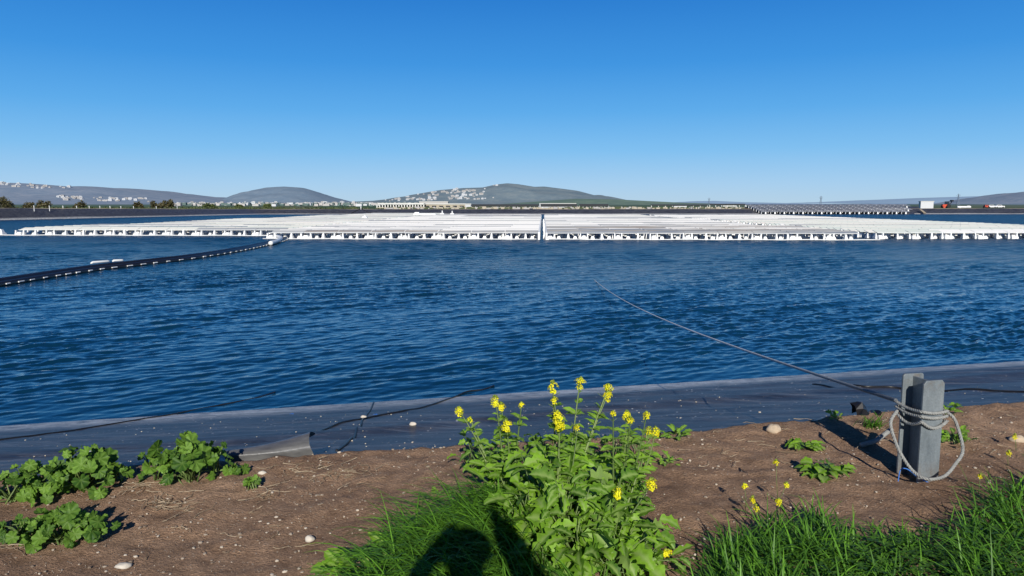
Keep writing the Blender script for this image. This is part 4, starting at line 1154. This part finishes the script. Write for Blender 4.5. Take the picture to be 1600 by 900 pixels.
def leafy_weed(px, py, wpx, hpx, n, label, L=.09, w=.022, mat='mustard', cat='weed', flat=False):
    b = on_ground(px, py); sc = (b-Vector((0, 0, CAMZ))).length/F; root = empty('leafy_weed', b); tag(root, label, cat)
    lf = MB()
    for k in range(n):
        a = random.uniform(0, 6.28); q = random.uniform(.1, 1)
        st_ = Vector((math.cos(a)*wpx*sc*.45*q, math.sin(a)*wpx*sc*.3*q, .008 + hpx*sc*random.random()*.55))
        d = Vector((math.cos(a), math.sin(a), .25 if flat else random.uniform(.2, 1.2)))
        long_leaf(lf, st_, d, Vector((0, -.3, 1)), L*random.uniform(.6, 1.2), w*random.uniform(.7, 1.3), random.uniform(.1, .9), True, .7, 7)
    lf.build('foliage', M[mat], root, True)
    for k in range(3):
        s_ = MB(); a = random.uniform(0, 6.28); s_.tube([(0, 0, 0), (math.cos(a)*wpx*sc*.2, math.sin(a)*wpx*sc*.2, hpx*sc*.3), (math.cos(a)*wpx*sc*.4, math.sin(a)*wpx*sc*.3, hpx*sc*.5)], [.004, .003, .002], 5)
        s_.build('stem', M['stem'], root, True)
leafy_weed(1256, 702, 46, 16, 34, 'flat dark rosette weed on the dirt below the cobble', .075, .02, flat=True)
leafy_weed(1290, 742, 56, 22, 34, 'broader rosette weed halfway between cobble and steel post foot', .085, .027, flat=True)
leafy_weed(1308, 658, 16, 18, 12, 'tiny weed at the liner edge left of the steel post', .05, .014)
leafy_weed(1480, 650, 30, 26, 22, 'weed growing at the liner edge behind the steel post', .06, .016)
leafy_weed(1492, 694, 50, 26, 34, 'weed growing inside the rope loop right of the steel post', .075, .02)
leafy_weed(1055, 685, 40, 16, 22, 'low weed at the liner edge right of the tall mustard', .07, .014)
leafy_weed(685, 774, 12, 10, 8, 'tiny weed seedling on the dirt above the grass', .04, .012)
leafy_weed(1040, 725, 40, 14, 18, 'sparse low weed on the dirt right of the mustard stems', .05, .010, flat=True)

# ---- mustard plants ------------------------------------------------------------
def flower_cluster(c, r, parent, n=26, mat=None):
    q = MB()
    for k in range(n):
        z = random.uniform(-1.15, .55); a = random.uniform(0, 6.28); rr = math.sqrt(max(.05, 1-min(1, abs(z))**2))
        fi = random.uniform(.3, .92); p = c + Vector((math.cos(a)*rr*r*fi, math.sin(a)*rr*r*fi, z*r*.95))
        nr = Vector((math.cos(a)*rr, math.sin(a)*rr, .5+.5*z + .35)).normalized(); t1 = nr.orthogonal().normalized(); t1 = Quaternion(nr, random.uniform(0, 6.28)) @ t1; t2 = nr.cross(t1)
        pl = .0105*random.uniform(.8, 1.2); tn = random.random()
        for m_ in range(4):
            d = (t1 if m_ % 2 == 0 else t2)*(1 if m_ < 2 else -1); s = d.cross(nr)
            q.add([p + d*pl*.15, p + d*pl*.75 + s*pl*.42 + nr*pl*.12, p + d*pl*1.15 + s*pl*.2 - nr*pl*.05, p + d*pl*1.15 - s*pl*.2 - nr*pl*.05, p + d*pl*.75 - s*pl*.42 + nr*pl*.12], [(0, 1, 2, 3, 4)], [(tn, .3, 0)] + [(tn, 0, 0)]*4)
    o = q.build('flower_cluster', M['petal'], parent, False)
    bq = MB()
    for k in range(9):
        a = random.uniform(0, 6.28); p = c + Vector((math.cos(a)*r*.3*random.random(), math.sin(a)*r*.3*random.random(), r*.55+random.uniform(0, r*.25)))
        bq.add([p + v*.0042*(1 if abs(v.z) < .5 else 1.6) for v in ico_v], ico_f, [(random.random(), 0, 0)]*12)
    bq.build('bud', M['bud'], o, True)
def mustard(base_px, stems, label, rosette, seed):
    random.seed(seed)
    b = on_ground(*base_px); root = empty('mustard_plant', b); tag(root, label, 'wildflower')
    lf = MB(); sm = MB()
    for (px, py, dy, cr, bend) in stems:
        tip = at_y(px, py, b.y+dy) - b; s0 = Vector((random.gauss(0, .03), random.gauss(0, .03), 0))
        mid = s0.lerp(tip, .5) + Vector((bend, 0, .03)); n = 14; pts = []
        for k in range(n+1):
            t = k/n; pts.append(s0*(1-t)**2 + mid*2*t*(1-t) + tip*t*t)
        L = (tip-s0).length
        sk_ = MB(); sk_.tube(pts, [lerp(.0085, .0028, k/n) for k in range(n+1)], 6, cs=(random.random(), 0, 0))
        if cr > 0: flower_cluster(tip, cr*1.18, root, int(38*(cr/.035)**2)+8)
        nl = int(31*L/.7)+4
        for k in range(nl):
            t = random.uniform(.12, .93)**.9; i = min(n-1, int(t*n)); p = pts[i]; tg = (pts[i+1]-pts[i]).normalized()
            a = random.uniform(0, 6.28); out = Vector((math.cos(a), math.sin(a)*.8, 0)); d = (out + tg*random.uniform(.2, .9)).normalized()
            LL = lerp(.12, .048, t)*random.uniform(.6, 1.25)
            long_leaf(lf, p, d, Vector((0, -.25, 1)), LL, LL*random.uniform(.19, .27), random.uniform(.15, .95), t < .75, random.uniform(.3, 1.1))
        # seed pods and small side shoots below the flowers
        for k in range(9):
            t = random.uniform(.74, .97); i = min(n-1, int(t*n)); p = pts[i]; a = random.uniform(0, 6.28)
            d = Vector((math.cos(a), math.sin(a), .7)).normalized()*random.uniform(.02, .045)
            sk_.tube([p, p+d*.6, p+d], [.0012, .0014, .0008], 4, cs=(.7, 0, 0))
        sk_.build('stem', M['stem'], root, True)
    for (px, py, hpx, n, LL) in rosette:
        sm = MB()
        g = on_ground(px, py) - b; sc = (g+b-Vector((0, 0, CAMZ))).length/F
        for k in range(int(n*1.9)):
            a = random.uniform(0, 6.28); out = Vector((math.cos(a), math.sin(a), 0)); h = hpx*sc*random.random()**.8
            s0 = g + Vector((random.gauss(0, .03), random.gauss(0, .03), 0)); p = g + out*random.uniform(.01, .15) + Vector((0, 0, h+.02))
            if random.random() < .6: sm.tube([s0, s0.lerp(p, .6)+Vector((0, 0, .02)), p], [.004, .0032, .0022], 5, cs=(random.random(), 0, 0))
            l_ = LL*random.choice([random.uniform(.6, 1.0), random.uniform(.35, .65)])
            long_leaf(lf, p, out + Vector((0, -.1, random.uniform(-.4, 1.1))), Vector((random.gauss(0, .6), -.4+random.gauss(0, .5), 1)), l_, l_*random.uniform(.17, .32), random.uniform(.0, 1.0), True, random.uniform(.2, 1.6))
        if sm.v: sm.build('stem', M['stem'], root, True)
    lf.build('foliage', M['mustard'], root, True)
mustard((792, 800), [(718, 642, .25, .026, .01), (735, 655, .25, .012, .0), (774, 625, .1, .026, .02), (783, 634, .1, .02, .02), (791, 664, .0, .030, .02), (815, 632, .05, .012, .0), (748, 700, .15, 0, .0)],
        'left mustard plant with two slender leaning flower stalks', [(770, 770, 60, 14, .12), (800, 800, 70, 16, .14), (740, 735, 40, 8, .09)], 21)
mustard((872, 862), [(864, 603, .25, .027, -.01), (866, 624, .2, .014, .0), (906, 597, .3, .027, .0), (951, 606, .3, .026, -.03), (949, 618, .3, .022, -.03), (871, 650, .1, .030, .0), (875, 662, .08, .028, .0), (903, 668, .12, .014, 0), (845, 720, .2, 0, .0), (920, 700, .2, 0, .0), (890, 690, .3, 0, 0)],
        'tallest mustard plant in the middle with many upright yellow heads', [(860, 840, 120, 40, .16), (885, 870, 110, 46, .17), (830, 850, 80, 26, .15), (870, 780, 90, 34, .13), (905, 900, 80, 34, .17), (840, 910, 50, 20, .16), (880, 745, 50, 20, .11)], 22)
mustard((945, 872), [(979, 648, .55, .024, .0), (985, 655, .5, .016, .0), (958, 645, .5, .010, .0), (1010, 648, .5, .018, .05), (1024, 674, .45, .026, .06), (1014, 672, .45, .018, .05), (1018, 755, .0, .026, .05), (966, 768, -.15, .022, .02), (985, 690, .4, 0, .03), (1000, 720, .2, 0, .05), (1040, 862, -.1, .014, .02)],
        'right mustard plant sprawling outward with low flower heads', [(945, 860, 105, 30, .14), (985, 875, 55, 20, .13), (960, 800, 90, 28, .12), (960, 905, 70, 30, .16), (1010, 895, 30, 14, .12), (965, 740, 60, 18, .10), (1000, 720, 40, 12, .09)], 23)
random.seed(77)
# small yellow flowers standing in the right-hand grass
def little_flower(px, py, base_py, label, r=.016, n=9):
    b = on_ground(px+random.uniform(-4, 4), base_py); tip = at_y(px, py, b.y)-b
    root = empty('yellow_flower', b); tag(root, label, 'wildflower')
    s_ = MB(); s_.tube([(0, 0, 0), tip*.5+Vector((random.gauss(0, .01), 0, 0)), tip], [.002, .0016, .0012], 5); s_.build('stem', M['stem'], root, True)
    flower_cluster(tip, r, root, n)
for px, py, bp, lab in ((1213, 722, 780, 'highest small yellow flower above the right-hand grass'), (1163, 759, 800, 'leftmost small yellow flower at the edge of the right-hand grass'), (1229, 757, 800, 'small yellow flower under the highest one in the right-hand grass'),
                        (1176, 779, 815, 'small yellow flower second from the left in the right-hand grass'), (1217, 783, 822, 'small yellow flower in the middle of the grass patch group'), (1181, 792, 830, 'lowest small yellow flower of the group in the right-hand grass'),
                        (1532, 744, 775, 'small yellow flower in the shade right of the steel post foot'), (1586, 681, 705, 'upper small yellow flower at the right edge on bare dirt'), (1576, 707, 728, 'lower small yellow flower at the right edge on bare dirt'), (1045, 862, 885, 'small yellow flower at the lower right of the mustard plants')):
    little_flower(px, py, bp, lab)

# ---- grass -------------------------------------------------------------------------
mb = MB()
for p in scatter_px([(560, 990), (585, 925), (650, 860), (720, 808), (790, 785), (850, 810), (865, 880), (860, 1010), (580, 1010)], 2700):
    az = R(random.gauss(212, 42)); L = random.uniform(.18, .46)
    blade(mb, p, az, random.uniform(.15, .9), L, random.uniform(.0026, .0062), random.uniform(.8, 2.3), random.random())
for p in scatter_px([(560, 1010), (520, 1100), (1000, 1100), (940, 960)], 1000):
    blade(mb, p, R(random.gauss(205, 70)), random.uniform(.15, .9), random.uniform(.2, .4), random.uniform(.0022, .0045), random.uniform(.5, 1.8), random.uniform(0, .9))
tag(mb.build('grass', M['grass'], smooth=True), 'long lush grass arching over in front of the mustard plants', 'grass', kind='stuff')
mb = MB()
GP = [([(1080, 1000), (1120, 880), (1190, 835), (1290, 815), (1330, 860), (1330, 1000)], 1700, .20, (110, 100)),
      ([(1300, 1000), (1320, 850), (1420, 850), (1500, 840), (1560, 830), (1560, 1000)], 900, .16, (120, 90)),
      ([(1480, 1000), (1500, 835), (1540, 790), (1620, 765), (1750, 770), (1760, 1000)], 1600, .235, (150, 90)),
      ([(1060, 1040), (1060, 1200), (1800, 1200), (1800, 1010)], 700, .26, (110, 80))]
for poly, n, Lm, (am, asd) in GP:
    pts = scatter_px(poly, n)
    cl = [random.choice(pts) for _ in range(max(6, n//45))]
    for p in pts:
        c = random.choice(cl); 
        if random.random() < .65: q = c + Vector((random.gauss(0, .035), random.gauss(0, .035), 0)); p = Vector((q.x, q.y, zg(q.x, q.y)))
        blade(mb, p, R(random.gauss(am, asd)), random.uniform(.15, 1.2), Lm*random.uniform(.5, 1.3), random.uniform(.0024, .0060), random.uniform(.3, 2.2), random.random()**1.5)
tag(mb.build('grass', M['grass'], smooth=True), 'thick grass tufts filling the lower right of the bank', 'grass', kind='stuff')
mb = MB()
for poly, n in (([(1250, 1000), (1280, 860), (1480, 845), (1600, 850), (1600, 1000)], 900), ([(480, 960), (520, 905), (600, 870), (640, 900), (640, 980)], 60)):
    for p in scatter_px(poly, n):
        h = random.uniform(.01, .11); c = p + Vector((0, 0, h)); r = random.uniform(.007, .017); a0 = random.uniform(0, 6.28); tn = random.random()
        for k in range(3):
            a = a0 + k*2.094; d = Vector((math.cos(a), math.sin(a), random.uniform(-.1, .35))); s = Vector((-d.y, d.x, 0)); nn_ = Vector((0, 0, 1))
            mb.add([c, c+d*r*.7+s*r*.55, c+d*r*1.5+s*r*.45+nn_*r*.1, c+d*r*1.6, c+d*r*1.5-s*r*.45+nn_*r*.1, c+d*r*.7-s*r*.55], [(0, 1, 2, 3), (0, 3, 4, 5)], [(tn, .3, 0)]+[(tn, 0, 0)]*5)
tag(mb.build('ground_cover', M['cover'], smooth=True), 'low clover-like leaves growing among the right-hand grass', 'ground cover', kind='stuff')
# small grass tuft with a scrap of dark plastic at the liner edge, left of the post
b0 = on_ground(1364, 668); q = MB()
for k in range(70): blade(q, Vector((random.gauss(0, .04), random.gauss(0, .025), 0)) + b0, R(random.gauss(-60, 80)), random.uniform(.2, .8), random.uniform(.07, .15), .0032, random.uniform(.3, 1.2), random.uniform(.2, .9))
tag(q.build('grass_tuft', M['grass'], smooth=True), 'small grass tuft at the liner edge just left of the steel post', 'grass tuft')
b1 = on_ground(1357, 650); q = MB(); vs = []
for j in range(6):
    for i in range(6): vs.append(b1 + Vector((-.09+.036*i+random.gauss(0, .008), .02*random.gauss(0, 1)+.02*j, .10*math.sin(math.pi*j/5)*(.5+.5*math.sin(i*1.1+.5)) + random.gauss(0, .008))))
q.add(vs, [(j*6+i, j*6+i+1, (j+1)*6+i+1, (j+1)*6+i) for j in range(5) for i in range(5)])
tag(q.build('plastic_scrap', M['black']), 'crumpled black plastic scrap poking up behind the small grass tuft', 'scrap')
# broad leaves at the left foot of the grass
leafy_weed(560, 905, 90, 40, 30, 'broad-leaved weed at the left foot of the long grass', .11, .03)
leafy_weed(620, 872, 50, 30, 16, 'pale broad-leaved weed between bare dirt and the long grass', .10, .028)

# ================================================================== THE PHOTOGRAPHER (behind the camera; casts the shadow on the grass)
def photographer():
    base = Vector((.06, -.33, 0)); root = empty('person', base)
    tag(root, 'person in dark clothes holding a phone up, casting the shadow on the grass', 'person')
    me = bpy.data.meshes.new('body'); J = []; E = []; Rr = []
    def j(p, r, parent=None):
        J.append(p); Rr.append(r); i = len(J)-1
        if parent is not None: E.append((parent, i))
        return i
    pel = j((0, 0, .95), .15); wa = j((0, 0, 1.10), .135, pel); ch = j((0, .0, 1.32), .165, wa); sh = j((0, 0, 1.47), .11, ch)
    nk = j((-.01, .02, 1.54), .058, sh); h0 = j((-.02, .035, 1.61), .072, nk); h1 = j((-.025, .045, 1.69), .094, h0); h2 = j((-.025, .03, 1.775), .075, h1)
    for s in (-1, 1):
        hip = j((s*.10, 0, .90), .10, pel); kn = j((s*.12, .02, .50), .06, hip); an = j((s*.13, -.02, .10), .042, kn); ft = j((s*.14, .14, .04), .036, an)
        so = j((s*.21, 0, 1.46), .075, sh)
        if s > 0: el = j((.30, .08, 1.46), .085, so); wr = j((.15, .20, 1.70), .072, el); pm = j((.10, .25, 1.76), .064, wr); dz = .11
        else: el = j((-.34, .08, 1.36), .06, so); wr = j((-.17, .22, 1.62), .04, el); pm = j((-.13, .25, 1.66), .044, wr); dz = .02
        for k in range(4):
            a = j((s*(.112), .275+.003*k, 1.635+dz+.018*k), .0095, pm); b2 = j((s*.092, .296, 1.642+dz+.018*k), .009, a); j((s*.074, .299, 1.642+dz+.018*k), .0075, b2)
        t = j((s*.10, .25, 1.63+dz), .010, pm); j((s*.08, .255, 1.65+dz), .009, t)
    me.from_pydata(J, E, []); o = bpy.data.objects.new('body', me); COL.objects.link(o); o.parent = root
    sk = o.modifiers.new('skin', 'SKIN'); sv = me.skin_vertices[0].data if me.skin_vertices else None
    if sv is None:
        bmm = bmesh.new(); bmm.from_mesh(me); bmm.verts.layers.skin.verify(); bmm.to_mesh(me); bmm.free(); sv = me.skin_vertices[0].data
    for i, r in enumerate(Rr): sv[i].radius = (r, r); sv[i].use_root = (i == 0)
    su = o.modifiers.new('sub', 'SUBSURF'); su.levels = 1; su.render_levels = 2
    me.materials.append(M['shirt'])
    hq = MB(); vs = []; nu_, nv_ = 16, 8
    for a in range(nv_+1):
        th = .62*math.pi*a/nv_
        for i in range(nu_):
            ph = 2*math.pi*i/nu_; vs.append((-.025+math.sin(th)*math.cos(ph)*.128, .02+math.sin(th)*math.sin(ph)*.122 - .012, 1.735+math.cos(th)*.09))
    hq.add(vs, [(a*nu_+i, a*nu_+(i+1) % nu_, (a+1)*nu_+(i+1) % nu_, (a+1)*nu_+i) for a in range(nv_) for i in range(nu_)])
    hq.build('hair', M['hair'], root, True)
    ph_ = empty('phone', (0, -.045, CAMZ)); tag(ph_, 'dark phone held up sideways by the person', 'phone')
    q = MB(); q.box((0, 0, 0), (.165, .008, .078)); oo = q.build('case', M['black'], ph_); bb = oo.modifiers.new('bevel', 'BEVEL'); bb.width = .003
    q = MB(); q.tube([(0, .004, 0), (0, .0065, 0)], .011, 14); q.build('lens', M['glass'], ph_)
photographer()

# ================================================================== LIGHT, SKY, CAMERA
EL = R(25.2); AZ = R(-4.2)          # light travels towards azimuth AZ (from +y, positive to the right)
d = Vector((math.sin(AZ)*math.cos(EL), math.cos(AZ)*math.cos(EL), -math.sin(EL)))
sun = bpy.data.lights.new('sun', 'SUN'); sun.energy = 5.0; sun.angle = R(.53); sun.color = (1.0, .955, .88)
so = bpy.data.objects.new('sun', sun); COL.objects.link(so); so.rotation_euler = d.to_track_quat('-Z', 'Y').to_euler()
w = bpy.data.worlds.new('World'); scene.world = w; w.use_nodes = True; nt = w.node_tree; bg = nt.nodes['Background']
sky = nt.nodes.new('ShaderNodeTexSky'); sky.sky_type = 'NISHITA'; sky.sun_disc = False
sky.sun_elevation = EL; sky.sun_rotation = math.pi + AZ; sky.altitude = 300; sky.air_density = 1.0; sky.dust_density = .4; sky.ozone_density = 2.5
gm = nt.nodes.new('ShaderNodeGamma'); gm.inputs[1].default_value = 1.0
hs = nt.nodes.new('ShaderNodeHueSaturation'); hs.inputs['Saturation'].default_value = 1.25
tc = nt.nodes.new('ShaderNodeTexCoord'); sx = nt.nodes.new('ShaderNodeSeparateXYZ'); nt.links.new(tc.outputs['Generated'], sx.inputs[0])
def lin(*c): return tuple((v/255/12.92 if v < 10 else ((v/255+.055)/1.055)**2.4) for v in c)
rp = ramp(nt, sx.outputs['Z'], [(0.0, lin(178, 209, 233)), (.025, lin(162, 204, 240)), (.07, lin(122, 188, 240)), (.12, lin(88, 169, 235)), (.18, lin(58, 147, 225)), (.27, lin(33, 120, 207)), (.42, lin(18, 72, 150)), (.6, lin(10, 42, 100)), (1.0, lin(6, 26, 66))])
up10 = nt.nodes.new('ShaderNodeVectorMath'); up10.operation = 'SCALE'; up10.inputs['Scale'].default_value = 10
nt.links.new(rp.outputs['Color'], up10.inputs[0])
nt.links.new(sky.outputs[0], gm.inputs[0]); nt.links.new(gm.outputs[0], hs.inputs['Color'])
nt.links.new(mixc(nt, .93, hs.outputs[0], up10.outputs[0]), bg.inputs['Color'])
bg.inputs['Strength'].default_value = .10
cam = bpy.data.cameras.new('camera'); cam.sensor_width = 36; cam.lens = 36*F/1600; cam.clip_start = .02; cam.clip_end = 60000
co = bpy.data.objects.new('camera', cam); COL.objects.link(co); co.location = (0, 0, CAMZ); co.rotation_euler = (math.pi/2-PITCH, 0, 0)
scene.camera = co
scene.view_settings.view_transform = 'Standard'; scene.view_settings.look = 'None'; scene.view_settings.exposure = 0; scene.view_settings.gamma = 1
scene.render.engine = 'CYCLES'; scene.cycles.max_bounces = 6; scene.cycles.use_denoising = True
